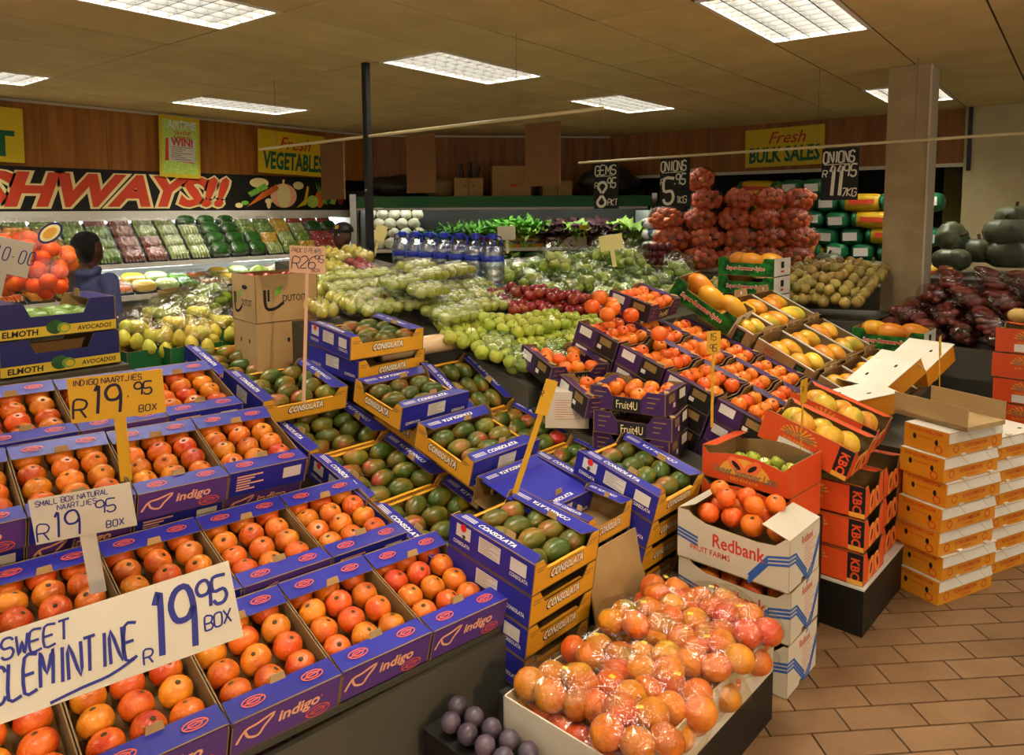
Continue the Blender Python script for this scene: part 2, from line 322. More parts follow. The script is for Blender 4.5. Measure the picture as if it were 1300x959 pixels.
struct('trim_4', MB().box(-1.03, -.99, 9.39, 9.5, 2.1, CEIL).mesh('trim', 'black_metal'))
c = struct('column', MB().box(-1.24, -.95, 6.37, 6.68, 0, CEIL).mesh('column', 'column_paint'))
ob('corner_strip', MB().box(-.955, -.94, 6.36, 6.69, 0, CEIL-.01).mesh('corner_strip', 'trim'), c)
# floor
fl = bpy.data.materials.new('floor_far'); fl.use_nodes = True; MATS['floor_far'] = fl
N = fl.node_tree.nodes; L = fl.node_tree.links; br = N.new('ShaderNodeTexBrick'); mp = N.new('ShaderNodeMapping'); tc = N.new('ShaderNodeTexCoord')
mp.inputs['Rotation'].default_value = (0, 0, -math.radians(42.4)); L.new(tc.outputs['Object'], mp.inputs[0]); L.new(mp.outputs[0], br.inputs[0])
for k, v in (('Color1', lin('87694a')), ('Color2', lin('76593a')), ('Mortar', lin('3c3226'))): br.inputs[k].default_value = v
br.inputs['Scale'].default_value = 1; br.inputs['Brick Width'].default_value = .272; br.inputs['Row Height'].default_value = .109; br.inputs['Mortar Size'].default_value = .004
L.new(br.outputs[0], N['Principled BSDF'].inputs['Base Color']); N['Principled BSDF'].inputs['Roughness'].default_value = .45
flo = struct('floor', MB().box(-8.8, 3.7, -3.2, 10.4, -.06, -.012).mesh('floor', 'floor_far'))
ft = MB().box(-.1325, .1325, -.051, .051, -.012, 0).mesh('floor_tile', 'floor_tile')
ob('grout_bed', MB().box(-.95, .75, 2.15, 5.5, -.0119, -.005).mesh('grout_bed', 'grout'), flo)
u = Vector((.7385, .6743, 0)); v = Vector((-.6743, .7385, 0)); cand = []
for j in range(-10, 50):
    for i in range(-10, 30):
        p = u*(.272*(i+.5*(j % 2))+.05) + v*(.109*j+.03)
        if -.95 < p.x < .75 and 2.15 < p.y < 5.5: cand.append((math.hypot(p.x+.1, p.y-3.2), p))
for q, p in sorted(cand, key=lambda t: t[0])[:298]: ob('floor_tile', ft, flo, basis(u, v, (0, 0, 1), p))
# hanging rods, wires, post
def rod(y, x0, x1, z0, z1, label, wires):
    t = thing('hanging_rod', label, 'rod', T(x0, y, z0))
    q = Vector((x1-x0, 0, z1-z0)); ob('tube', MB().tube([(0, 0, 0), q], .011, 8).mesh('tube', 'rod'), t)
    for x in wires:
        z = z0+(z1-z0)*(x-x0)/(x1-x0); ob('wire', MB().tube([(x-x0, 0, z-z0), (x-x0, 0, CEIL-z0)], .002, 4).mesh('wire', 'wire'), t)
rod(3.67, -5.54, -2.18, 2.236, 2.278, 'long thin cream rod hung through the black post with brown boards', (-5.3, -2.8))
rod(6.1, -3.9, .3, 2.16, 2.205, 'long thin cream rod carrying the black price boards', (-3.66, -1.68, -1.0))
t = thing('post', 'slim black metal post standing from floor to ceiling', 'post', T(-4.18, 3.67, 0))
ob('shaft', MB().box(-.022, .022, -.022, .022, 0, CEIL).mesh('shaft', 'black_metal'), t); ob('foot_plate', MB().box(-.07, .07, -.07, .07, 0, .01).mesh('foot_plate', 'black_metal'), t); ob('bolt', MB().ball((.012, .012, .012), (.0, -.025, 1.86)).mesh('bolt', 'chrome'), t)
for x0, x1, z0, lab in ((-4.724, -4.451, 1.8, 'brown hanging board beside the vegetable mural'), (-3.772, -3.501, 1.83, 'brown hanging board next to the black post'), (-2.733, -2.478, 1.85, 'brown hanging board before the stored cardboard boxes')):
    t = thing('hanging_board', lab, 'sign', T((x0+x1)/2, 3.67, z0), 'brown boards on the long rod')
    wdt = x1-x0; ob('board', MB().box(-wdt/2, wdt/2, -.006, .006, 0, 2.25-z0-.02).mesh('board', 'board_brown'), t)
    ob('hook', MB().tube([(0, 0, 2.22-z0), (0, 0, 2.262-z0)], .003, 4).mesh('hook', 'wire'), t)
sl = ob('added_sun_spot', None, None, T(2.9, -.4, 2.6)); tag(sl, 'added warm spotlight standing in for low sun from the entrance', 'light')  # unseen fixture, added to carry a sun-like warm beam from the entrance
ob('housing', MB().lathe([(.05, .1), (.07, 0), (.062, -.01), (.04, .08)], 16).mesh('housing', 'black_metal'), sl, (Vector((-1.6, 1.7, .6))-Vector((2.9, -.4, 2.6))).to_track_quat('-Z', 'Y').to_matrix().to_4x4())
ob('bracket', MB().tube([(0, 0, .05), (0, 0, .18)], .012, 6).mesh('bracket', 'black_metal'), sl)
ld = bpy.data.lights.new('added_spot_lamp', 'SPOT'); ld.energy = SPOT; ld.color = (1, .64, .34); ld.spot_size = math.radians(50); ld.spot_blend = .6; ld.shadow_soft_size = .05
lo = ob('added_spot_lamp', ld, sl, T(0, 0, 0) @ (Vector((-1.6, 1.7, .6))-Vector((2.9, -.4, 2.6))).to_track_quat('-Z', 'Y').to_matrix().to_4x4()); lo.location = (-.07, .03, -.06)
# ================================================================== table frame: s runs along the display, r down its slope towards the aisle
TA = math.radians(5); E1 = Vector((math.sin(TA), math.cos(TA), 0)); E2 = Vector((math.cos(TA), -math.sin(TA), 0))
def P(s, r, z): q = E1*s+E2*r; return Vector((q.x, q.y, z))
def slot(s, r, ztop, h, slope=0, yaw=0):      # local +x down the slope, +y along the display; origin at the bottom centre
    return T(*P(s, r, ztop)) @ RZ(-TA) @ RY(math.atan(slope)) @ RZ(yaw) @ T(0, 0, -h)
def flat(s, r, z, yaw=0): return T(*P(s, r, z)) @ RZ(-TA) @ RZ(yaw)
# ------------------------------------------------------------------ cartons
th = .004
def side(y, l, h, outer, inner='card_inner', x0=None):       # wall standing at y, along x
    s = 1 if y > 0 else -1; return MB().box(-l/2, l/2, min(y, y-s*th), max(y, y-s*th), 0, h, 1, fm={('+y' if s > 0 else '-y'): 0}).mesh('side_panel', [outer, inner])
def endp(x, w, h, outer, inner='card_inner', dip=None):      # wall standing at x, along y; dip = (depth, half width)
    s = 1 if x > 0 else -1; hw = w/2-th*1.2
    pts = [(-hw, 0), (hw, 0), (hw, h)] + ([(dip[1]+.025, h), (dip[1], h-dip[0]), (-dip[1], h-dip[0]), (-dip[1]-.025, h)] if dip else []) + [(-hw, h)]
    M = basis((0, s, 0), (0, 0, 1), (s, 0, 0), (x-s*th, 0, 0))
    return MB().prism(pts, 0, th, 1, M, front=0).mesh('end_panel', [outer, inner])
def bottom(l, w): return MB().box(-l/2, l/2, -w/2, w/2, 0, .004).mesh('bottom', 'card_inner')
def lines(n, wd, gap, m, ht=.002):
    mb = MB()
    for i in range(n): q = wd*(.7+.3*math.sin(i*2.3+1)); mb.add([(-wd/2, -i*gap, 0), (-wd/2+q, -i*gap, 0), (-wd/2+q, -i*gap+ht, 0), (-wd/2, -i*gap+ht, 0)], [(0, 1, 2, 3)])
    return mb.mesh('print', m)
def oval_logo(m, a=.034, b=.017):
    mb = MB()
    for rr in (1, .55): mb.stroke(ellipse_pts(a*rr, b*rr, 16)+[(a*rr, 0)], .003)
    mb.stroke([(-a*.9, -b*.2), (a*.9, b*.3)], .003); return mb.mesh('logo', m)
# --- naartjie carton
IL, IW, IH = .41, .298, .105
def flap_x(x, w, wd, h, top, drop=.006):
    s = 1 if x > 0 else -1; v = [(x, -w/2, h), (x, w/2, h), (x-s*wd, w/2-.004, h-drop), (x-s*wd, -w/2+.004, h-drop)]
    v += [(a, b, c-.003) for a, b, c in v]
    f = [(0, 1, 2, 3), (7, 6, 5, 4), (0, 4, 5, 1), (1, 5, 6, 2), (2, 6, 7, 3), (3, 7, 4, 0)]
    mb = MB().add(v, f, 1); mb.m[0] = 0; return mb.mesh('flap', [top, 'card_inner'])
def flap_y(y, l, wd, h, top, drop=.006):
    s = 1 if y > 0 else -1; v = [(-l/2, y, h), (l/2, y, h), (l/2-.03, y-s*wd, h-drop), (-l/2+.03, y-s*wd, h-drop)]
    v += [(a, b, c-.003) for a, b, c in v]
    f = [(0, 1, 2, 3), (7, 6, 5, 4), (0, 4, 5, 1), (1, 5, 6, 2), (2, 6, 7, 3), (3, 7, 4, 0)]
    mb = MB().add(v, f, 1); mb.m[0] = 0; return mb.mesh('flap', [top, 'card_inner'])
swirl = MB().stroke(smoothed([(-.05, -.02), (-.03, .012), (.0, .018), (.045, .03), (.02, .0), (.005, -.02), (-.02, -.012), (-.03, .01)]), .007).mesh('logo', 'peach_print')
logo_o = oval_logo('orange_print'); logo_s = oval_logo('orange_print', .03, .014)
tab = MB().prism([(-.022, 0), (.022, 0), (.018, .02), (-.018, .02)], 0, .004).mesh('tab', 'card_brown')
ind_txt = text('indigo', 'peach_print', .115, .044, .15, .028)
lab_me = rect('label_white', .07, .045)
def indigo_kit(face=1):
    k = [('bottom', bottom(IL, IW))]
    for y in (-IW/2, IW/2): k.append(('side_panel', side(y, IL, IH-.012, 'blue_deep')))
    for x in (-IL/2, IL/2):
        sg = 1 if x > 0 else -1; sub = []
        if sg > 0:
            sub = [('lettering', ind_txt, fm('+x', (x+.001, .03, .058)), 'pale orange indigo lettering'), ('logo', swirl, fm('+x', (x+.001, -.085, .055))), ('logo', logo_o, fm('+x', (x+.001, .085, .022)))] if face == 1 else \
                  [('print', lines(6, .1, .011, 'peach_print', .006), fm('+x', (x+.001, -.07, .08))), ('label', lab_me, fm('+x', (x+.001, .09, .06)))]
        k.append(('end_panel', endp(x, IW, IH, 'purple_end' if sg > 0 and face == 1 else 'blue_print'), None, None, sub))
        fl = [('logo', logo_s, T(x-sg*.04, -.08, IH+.0005) @ RZ(PI/2 if sg < 0 else PI/2)), ('logo', logo_s, T(x-sg*.04, .08, IH+.0005) @ RZ(PI/2))]
        fl.append(('tab', tab, T(x-sg*.075, 0, IH-.008) @ RZ(PI/2) @ RX(PI/2-.5)))
        k.append(('flap', flap_x(x, IW, .078, IH, 'blue_print'), None, None, fl))
    return k
# --- mango carton
ML, MW, MH = .39, .345, .11
con_w = text('CONSOLATA', 'white_print', .17, .03, .2, .03); con_b = text('CONSOLATA', 'black_print', .178, .037, .2, .05); con_s = text('CONSOLATA', 'white_print', .08, .014, 0, .02); con_f = text('CONSOLATA', 'white_print', .17, .024, .15, .03)
stripes = MB()
for i in range(4): stripes.stroke([(-.035, i*.008-.012), (.03, i*.008-.012)], .003)
stripes = stripes.mesh('print', 'white_print'); lab_big = rect('label_white', .1, .055); lab_txt = lines(7, .09, .007, 'logo_grey', .0016)
reddot = MB().prism(ellipse_pts(.014, .014, 12), 0, .0006).mesh('sticker', 'red_dot'); small_txt = lines(2, .05, .01, 'tan_print', .004)
def mango_kit(dot=0, MW=.345):
    k = [('bottom', bottom(ML, MW))]
    for y, sd in ((-MW/2, '-y'), (MW/2, '+y')):
        sg = 1 if y > 0 else -1; o = y+sg*.001
        sub = [('label', lab_big, fm(sd, (.0, o, .068)), 'white printed label', [('print', lab_txt, T(0, .021, .0006))]), ('lettering', con_s, fm(sd, (.135, o, .035))), ('lettering', con_s, fm(sd, (-.13, o, .03)))]
        if dot: sub += [('label', lab_me, fm(sd, (-.125, o, .075)), None, [('sticker', reddot, T(0, .015, .0006), 'round red sticker')]), ('label', lab_me, fm(sd, (.13, o, .07)))]
        k.append(('side_panel', side(y, ML, MH, 'blue_print'), None, None, sub))
        k.append(('flap', flap_y(y, ML, .066, MH, 'blue_print'), None, None, [('lettering', con_f, T(0, y-sg*.033, MH-.0022) @ RZ(0 if sg < 0 else PI)), ('print', stripes, T(-.13, y-sg*.03, MH-.0022)), ('tab', tab, T(.03, y-sg*.066, MH-.006) @ RX(PI/2-.3))]))
    for x, sd in ((-ML/2, '-x'), (ML/2, '+x')):
        sg = 1 if x > 0 else -1
        k.append(('end_panel', endp(x, MW, MH, 'yellow_print', 'card_inner', (.04, MW/2-.07)), None, 'yellow end panel', [('lettering', con_b, fm(sd, (x+sg*.0006, 0, .046))), ('lettering', con_w, fm(sd, (x+sg*.0014, 0, .0475)), 'white lettering with black outline'), ('print', small_txt, fm(sd, (x+sg*.001, -MW/2+.04, .085))), ('print', small_txt, fm(sd, (x+sg*.001, MW/2-.04, .085)))]))
        k.append(('end_fold', MB().box(x-sg*.014 if sg > 0 else x, x if sg > 0 else x-sg*.014, -MW/2+.072, MW/2-.072, MH-.043, MH-.04).mesh('end_fold', 'yellow_print')))
    return k
# --- orange carton
FL, FW, FH = .262, .358, .1
f4u = text('Fruit4U', 'cream', .1, .036, 0, .0); lab_f = rect('label_white', .075, .042); tan_f = rect('tan_print', .07, .035); dark_f = rect('dark_print', .12, FH-.004); dark_c = rect('dark_print', .13, .058); viol = rect('violet', .1, FH-.004); micro = lines(3, .06, .022, 'tan_print', .005); mini_lab = rect('label_white', .025, .02)
def orange_kit(dipside=True):
    k = [('bottom', bottom(FL, FW))]
    for x, sd in ((-FL/2, '-x'), (FL/2, '+x')):
        sg = 1 if x > 0 else -1
        k.append(('side_panel', endp(x, FW, FH, 'plum_print', 'card_inner', (.035, .07)), None, None, [('print', dark_c, fm(sd, (x+sg*.0006, 0, .032)), None, [('lettering', f4u, T(0, 0, .0006), 'cream serif lettering')]), ('print', micro, fm(sd, (x+sg*.0008, -.125, .075))), ('print', micro, fm(sd, (x+sg*.0008, .125, .075)))]))
    for y, sd in ((-FW/2, '-y'), (FW/2, '+y')):
        sg = 1 if y > 0 else -1; o = y+sg*.0006
        k.append(('end_panel', side(y, FL, FH, 'plum_print'), None, None, [('print', dark_f, fm(sd, (-.065*sg*-1*-1, o, FH/2))), ('label', lab_f, fm(sd, (-.07, o+sg*.0006, .068)), 'white label'), ('print', tan_f, fm(sd, (.06, o+sg*.0006, .07))), ('label', mini_lab, fm(sd, (.03, o+sg*.0006, .035)))]))
        k.append(('flap', flap_y(y, FL, .045, FH, 'plum_print')))
        k.append(('corner_tab', tab, T(.1, y-sg*.02, FH) @ RZ(.5)))
    return k
# --- papaya carton
KL, KW, KH = .38, .27, .13
kbc = text('KBC', 'papaya_orange', .088, .036, 0, .03); kblack = rect('black_print', .06, KH-.004); yel = rect('logo_gold', .06, .02); klab = rect('label_white', .15, .04)
rays = MB()
for i in range(11): a_ = PI*(i+.5)/11; rays.add([(0, 0, 0), (.08*math.cos(a_-.06), .05*math.sin(a_-.06), 0), (.08*math.cos(a_+.06), .05*math.sin(a_+.06), 0)], [(0, 1, 2)])
rays = rays.mesh('print', 'logo_gold')
def scribble(t, m, wd, ht): return text(t, m, wd, ht, .35, .02)
half = MB().prism(ellipse_pts(.03, .05, 16), 0, .0006, 0); half = half.mesh('print', 'logo_gold'); half2 = MB().prism(ellipse_pts(.024, .042, 16), 0, .0012).mesh('print', 'papaya_flesh'); half3 = MB().prism(ellipse_pts(.009, .024, 12), 0, .0018).mesh('print', 'black_print')
def papaya_pair(x, z, sd, sg, yy=0, fl=0): return [('print', half, fm(sd, (x, yy-.04, z), -.4), 'printed halved papaya', [('print', half2), ('print', half3)]), ('print', half, fm(sd, (x, yy+.04, z), .4), 'printed halved papaya', [('print', half2), ('print', half3)])]
def papaya_kit(face='san', lab=False):
    k = [('bottom', bottom(KL, KW))]; x = KL/2
    for y, sd in ((-KW/2, '-y'), (KW/2, '+y')):
        sg = 1 if y > 0 else -1; o = y+sg*.0006
        sub = [('print', kblack, fm(sd, (-sg*(x-.03), o, KH/2)), None, [('lettering', kbc, T(0, 0, .0006) @ RZ(-PI/2), 'orange KBC lettering'), ('print', yel, T(0, -KH/2+.012, .0006))]),
               ('print', rays, fm(sd, (sg*.03, o, .075))), ('lettering', scribble('Sun Garden', 'logo_grey', .13, .03), fm(sd, (sg*.03, o+sg*.0008, .088))), ('lettering', text('SUN PAPAYA', 'logo_gold', .12, .012, 0, .01), fm(sd, (sg*.03, o+sg*.0008, .058)))]
        if lab: sub.append(('label', klab, fm(sd, (sg*.03, o+sg*.0008, .03)), 'blank white label'))
        k.append(('side_panel', side(y, KL, KH, 'papaya_orange'), None, None, sub))
        k.append(('flap', flap_y(y, KL, .03, KH, 'papaya_orange')))
    for xx, sd in ((-x, '-x'), (x, '+x')):
        sg = 1 if xx > 0 else -1
        k.append(('end_panel', endp(xx, KW, KH, 'papaya_orange', 'card_inner', (.045, .07)), None, None, papaya_pair(xx+sg*.0006, .048, sd, sg)))
    return k
def papaya_kit2():                                            # arched front with a halved papaya
    k = [('bottom', bottom(KL, KW))]; arch = [(-KL/2, 0), (KL/2, 0), (KL/2, KH)]+[(KL/2-.03-.32*i/8*1.0, KH-.035*math.sin(PI*(i/8))*0-.03+.025*math.sin(PI*i/8)) for i in range(9)]+[(-KL/2, KH)]
    for y, sd in ((-KW/2, '-y'), (KW/2, '+y')):
        sg = 1 if y > 0 else -1; o = y+sg*.0006
        me = MB().prism(arch, 0, th, 1, fm(sd, (0, y-sg*th, 0)), front=0).mesh('side_panel', ['papaya_orange', 'card_inner'])
        sun = MB().prism([(.11*math.cos(PI*i/12), .07*math.sin(PI*i/12)) for i in range(13)], 0, .0005).mesh('print', 'logo_gold')
        k.append(('side_panel', me, None, None, [('print', sun, fm(sd, (0, o, .04))), *papaya_pair(0, .075, '-y', 1)[:0], ('print', half2, fm(sd, (-.035, o+sg*.001, .08), .9)), ('print', half2, fm(sd, (.035, o+sg*.001, .08), -.9)), ('print', half3, fm(sd, (-.035, o+sg*.0016, .08), .9)), ('print', half3, fm(sd, (.035, o+sg*.0016, .08), -.9)), ('lettering', scribble('Sweet Summer Lato', 'logo_grey', .28, .034), fm(sd, (0, o+sg*.0026, .05))), ('lettering', text('RED PAPAYA', 'logo_gold', .12, .012, 0, .01), fm(sd, (0, o+sg*.002, .022)))]))
    for xx in (-KL/2, KL/2): k.append(('end_panel', endp(xx, KW, KH, 'papaya_orange')))
    k.append(('flap', flap_x(-KL/2, KW, .06, KH, 'papaya_orange', -.01)))
    return k
# --- citrus carton with blue chevrons
RL, RW, RH = .43, .27, .19
red_t = text('Redbank', 'red_print', .2, .05, 0, .02); ff = text('FRUIT FARMS', 'red_print', .16, .022, 0, .01); red_s = text('Redbank', 'red_print', .1, .03, 0, .01)
def chev(pts):
    mb = MB()
    for i in range(3): mb.stroke([(x, y-i*.014) for x, y in pts], .009)
    return mb.mesh('print', 'blue_stripe')
ch1 = chev([(-.215, .115), (-.13, .095)]); ch2 = chev([(.07, .02), (.14, .11), (.215, .13)]); ch3 = chev([(-.135, .13), (-.08, .125), (.02, .03)]); ch4 = chev([(.02, .02), (.07, .05), (.13, .14)]); rt = lines(9, .11, .011, 'red_print', .002)
def redbank_kit(open_top):
    arch = [(-RL/2, 0), (RL/2, 0), (RL/2, RH), (.2, RH), (.165, RH-.032), (.1, RH-.04), (-.1, RH-.032), (-.15, RH-.015), (-.17, RH), (-RL/2, RH)]
    k = [('bottom', bottom(RL, RW))]
    for y, sd in ((-RW/2, '-y'), (RW/2, '+y')):
        sg = 1 if y > 0 else -1; o = y+sg*.0006
        k.append(('side_panel', MB().prism(arch, 0, th, 1, fm(sd, (0, y-sg*th, 0)), front=0).mesh('side_panel', ['white_card', 'card_inner']), None, None,
            [('lettering', red_t, fm(sd, (.03*-sg, o, .105)), 'red serif lettering'), ('lettering', ff, fm(sd, (.08*sg, o, .055))), ('print', ch1, fm(sd, (0, o, 0))), ('print', ch2, fm(sd, (0, o, 0)))]))
    for xx, sd in ((-RL/2, '-x'), (RL/2, '+x')):
        sg = 1 if xx > 0 else -1; o = xx+sg*.0006
        hw = RW/2-.003; pts = [(-hw, 0), (-.03, 0), (-.022, .018), (.022, .018), (.03, 0), (hw, 0), (hw, RH), (-hw, RH)]
        k.append(('end_panel', MB().prism(pts, 0, th, 1, fm(sd, (xx-sg*th, 0, 0)), front=0).mesh('end_panel', ['white_card', 'card_inner']), None, None,
            [('print', rt, fm(sd, (o, .05, .13))), ('lettering', red_s, fm(sd, (o, .02, .155))), ('print', ch3, fm(sd, (o, 0, 0))), ('print', ch4, fm(sd, (o, 0, -.01)))]))
    if open_top: k += [('flap', flap_x(RL/2, RW, .1, RH, 'white_card', -.03)), ('flap', flap_x(-RL/2, RW, .07, RH, 'white_card', -.03))]
    else: k.append(('rim', MB().box(-RL/2, RL/2, RW/2-.03, RW/2, RH-.006, RH-.002).mesh('rim', 'white_card')))
    return k
# --- closed amber carton with folded white lid
AL, AW, AH = .2, .37, .106
am_t = text('RONDOMBOOM', 'amber_red', .15, .018, 0, .02); am_s = text('Clementines', 'amber_red', .07, .01, 0, .01); ring = MB().stroke(ellipse_pts(.016, .016, 14)+[(.016, 0)], .005).mesh('logo', 'amber_red'); hole = MB().prism(ellipse_pts(.008, .013, 10), 0, .0008).mesh('hand_hole', 'black_print')
fold = MB().prism([(-AW/2, 0), (AW/2, 0), (AW/2-.01, .046), (-AW/2+.01, .046)], 0, .002).mesh('lid_fold', 'lid_white'); crease = MB()
for q in (-.07, .09): crease.stroke([(q, .044), (q+.04, .004)], .002)
crease = crease.mesh('crease', 'card_tan')
def amber_kit(top=False):
    k = [('body', MB().box(-AL/2, AL/2, -AW/2, AW/2, 0, AH-.002, 0).mesh('body', 'amber_box')), ('lid', MB().box(-AL/2+.002, AL/2+.004, -AW/2-.001, AW/2+.001, AH-.002, AH).mesh('lid', 'lid_white'), None, 'white cardboard lid', [('hand_hole', hole, T(x, y, AH)) for x in (-.05, .05) for y in (-.1, .1)]+[('lid_tab', MB().box(AL/2-.01, AL/2+.006, -.03, .0, AH, AH+.01).mesh('lid_tab', 'lid_white'), T(0, q, 0)) for q in (-.05, .13)])]
    x = AL/2; k.append(('lid_fold', fold, fm('+x', (x+.003, 0, AH-.048)) @ RX(-.12), 'white folded lid edge', [('crease', crease, T(0, 0, .0026))]))
    k += [('lettering', am_t, fm('+x', (x+.0008, 0, .036))), ('lettering', am_s, fm('+x', (x+.0008, 0, .016))), ('logo', ring, fm('+x', (x+.0008, -.13, .03))), ('logo', ring, fm('+x', (x+.0008, .13, .03)))]
    y = -AW/2; k += [('lettering', text('RONDOMBOOM', 'amber_red', .15, .016, 0, .02), fm('-y', (0, y-.0008, .088))), ('hand_hole', hole, fm('-y', (-.05, y-.0008, .055))), ('hand_hole', hole, fm('-y', (.05, y-.0008, .05))), ('logo', ring, fm('-y', (.06, y-.0008, .022))), ('lettering', am_s, fm('-y', (0, y-.0008, .06)))]
    return k
# --- avocado carton
VL, VW, VH = .34, .46, .15
elm = text('ELMOTH', 'black_print', .13, .026, .1, .03); avo_t = text('AVOCADOS', 'black_print', .14, .02, .2, .02)
av1 = MB().prism(ellipse_pts(.034, .03, 16), 0, .0008).mesh('print', 'leaf_dark'); av2 = MB().prism(ellipse_pts(.026, .022, 16), 0, .0016).mesh('print', 'pack_green'); av3 = MB().prism(ellipse_pts(.016, .014, 14), 0, .0024).mesh('print', 'sign_yellow'); vband = rect('yellow_band', VW-.004, .042)
def avo_kit():
    k = [('bottom', bottom(VL, VW))]
    for y in (-VW/2, VW/2): k.append(('side_panel', side(y, VL, VH, 'navy')))
    for x, sd in ((-VL/2, '-x'), (VL/2, '+x')):
        sg = 1 if x > 0 else -1; o = x+sg*.0006
        k.append(('end_panel', endp(x, VW, VH, 'navy', 'card_brown', (.06, .1)), None, None, [('print', vband, fm(sd, (o, 0, .025)), 'yellow band', [('lettering', elm, T(-.14, 0, .0008)), ('lettering', avo_t, T(.14, 0, .0008)), ('print', av1, T(-.012, .014, .0006)), ('print', av2, T(.02, .008, .0008)), ('print', av3, T(.024, .006, .001))])]))
    k += [('flap', flap_y(VW/2, VL, .09, VH, 'blue_deep')), ('flap', flap_y(-VW/2, VL, .09, VH, 'blue_deep')), ('tab', tab, T(0, .13, VH) @ SC(1.6, 1, 1.6) @ RX(PI/2))]
    return k
# --- green bamboo-print carton
GL_, GW, GH = .36, .27, .11
gt = text('Super-Summer-Spice', 'sign_red', .24, .03, .1, .03); gt2 = text('Super-Summer-Spice', 'white_print', .248, .036, .1, .05); wh_end = rect('white_print', GW-.01, GH-.006); gsq = rect('black_print', .05, .04); gred = rect('red_dot', .05, .012)
def green_kit():
    k = [('bottom', bottom(GL_, GW))]
    pts = [(-GL_/2, 0), (GL_/2, 0), (GL_/2, GH), (.12, GH), (.105, GH-.03), (-.105, GH-.03), (-.12, GH), (-GL_/2, GH)]
    for y, sd in ((-GW/2, '-y'), (GW/2, '+y')):
        sg = 1 if y > 0 else -1; o = y+sg*.0006
        k.append(('side_panel', MB().prism(pts, 0, th, 1, fm(sd, (0, y-sg*th, 0)), front=0).mesh('side_panel', ['green_box', 'card_inner']), None, 'green bamboo printed panel', [('lettering', gt2, fm(sd, (0, o, .045))), ('lettering', gt, fm(sd, (0, o+sg*.0008, .045)), 'red lettering')]))
    for x, sd in ((-GL_/2, '-x'), (GL_/2, '+x')):
        sg = 1 if x > 0 else -1; o = x+sg*.0006
        k.append(('end_panel', endp(x, GW, GH, 'white_print'), None, 'white end panel', [('print', gsq, fm(sd, (o, 0, .07))), ('print', gred, fm(sd, (o, 0, .03)))]))
    return k
# --- brown papaya tray with side print
rp = text('RED\nPAPAYA', 'red_print', .12, .06, 0, .02); pat = MB()
for i in range(5): pat.stroke([(-.02+.01*i, -.03), (.02-.01*i, .03)], .006)
pat = pat.mesh('print', 'green_ink'); patb = rect('black_print', .06, .08); edge_w = MB().box(-.18, .18, -.006, .006, 0, .006).mesh('rim', 'white_card')
def tray_kit():
    l, wd, h = .36, .33, .1; k = [('bottom', bottom(l, wd))]
    for y, sd in ((-wd/2, '-y'), (wd/2, '+y')):
        sg = 1 if y > 0 else -1; o = y+sg*.0006
        k.append(('side_panel', side(y, l, h, 'card_brown'), None, None, [('lettering', rp, fm(sd, (-.06, o, .05)), 'red lettering'), ('print', patb, fm(sd, (.1, o, .05)), None, [('print', pat, T(0, 0, .0006))])]))
        k.append(('rim', edge_w, T(0, y, h)))
    for x in (-l/2, l/2):
        sg = 1 if x > 0 else -1; k.append(('end_panel', endp(x, wd, h+.012, 'card_tan')))
        k.append(('end_flap', MB().prism([(-.1, 0), (.1, 0), (.085, .055), (-.085, .055)], 0, .004).mesh('end_flap', 'card_brown'), T(x, 0, h) @ RY(sg*.5) @ fm('+x', (0, 0, 0)), None, [('label', mini_lab, T(0, .03, .0046))]))
    return k
# --- plain carton
def plain_kit(l, wd, h, m, extra=(), holes=False, closed=True):
    k = [('body', MB().box(-l/2, l/2, -wd/2, wd/2, 0, h).mesh('body', m) if closed else bottom(l, wd))]
    if not closed:
        k += [('side_panel', side(-wd/2, l, h, m)), ('side_panel', side(wd/2, l, h, m)), ('end_panel', endp(-l/2, wd, h, m)), ('end_panel', endp(l/2, wd, h, m))]
    if holes: k += [('hand_hole', hole, fm(sd, o)) for sd, o in (('-y', (-.05, -wd/2-.0006, h*.6)), ('-y', (.06, -wd/2-.0006, h*.6)), ('+x', (l/2+.0006, 0, h*.6)))]
    return k+list(extra)
# ================================================================== fruit
def fruit(name, m, rad, fn=None, nu=14, nv=9): return MB().ball(rad, nu=nu, nv=nv, fn=fn).mesh(name, m, True)
def dimple(p):
    q = math.hypot(p.x, p.y); k = 1-.16*math.exp(-(q/.28)**2); return Vector((p.x, p.y, p.z*k))
def lump(sd, a=.05): return lambda p: p*(1+a*noise.noise(p*1.3+Vector((sd, sd*2, 0))))
def naart(sd): return lambda p: dimple(p)*(1+.04*noise.noise(p*1.6+Vector((sd, 3, 0))))
NAART = [fruit('naartjie', 'naartjie_skin', (.042, .042, .037), naart(i*3.1), 18, 12) for i in range(3)]
ORNG = [fruit('orange', 'orange_skin', (.037, .037, .035), naart(i*2.7)) for i in range(2)]
TANG = [fruit('tangerine', 'tangerine_skin', (.047, .047, .042), naart(i*1.7), 18, 12) for i in range(3)]
def mangof(sd): return lambda p: Vector((p.x, p.y*(1-.12*p.x)+.16*p.x*p.x, p.z*(1-.1*p.x)))*(1+.03*noise.noise(p*1.5+Vector((sd, 0, 0))))
MANG = [fruit('mango', 'mango_skin', (.057, .04, .037), mangof(i*2.3), 16, 10) for i in range(3)]
def applef(p):
    q = math.hypot(p.x, p.y); t = 1-.32*math.exp(-(q/.3)**2); return Vector((p.x*(1+.07*p.z), p.y*(1+.07*p.z), p.z*t))
APG = fruit('apple', 'apple_green', (.038, .038, .036), applef); APR = fruit('apple', 'apple_red', (.039, .039, .037), applef); PEAR = fruit('pear', 'pear_skin', (.034, .034, .044), lambda p: Vector((p.x*(1-.25*p.z), p.y*(1-.25*p.z), p.z)), 12, 8)
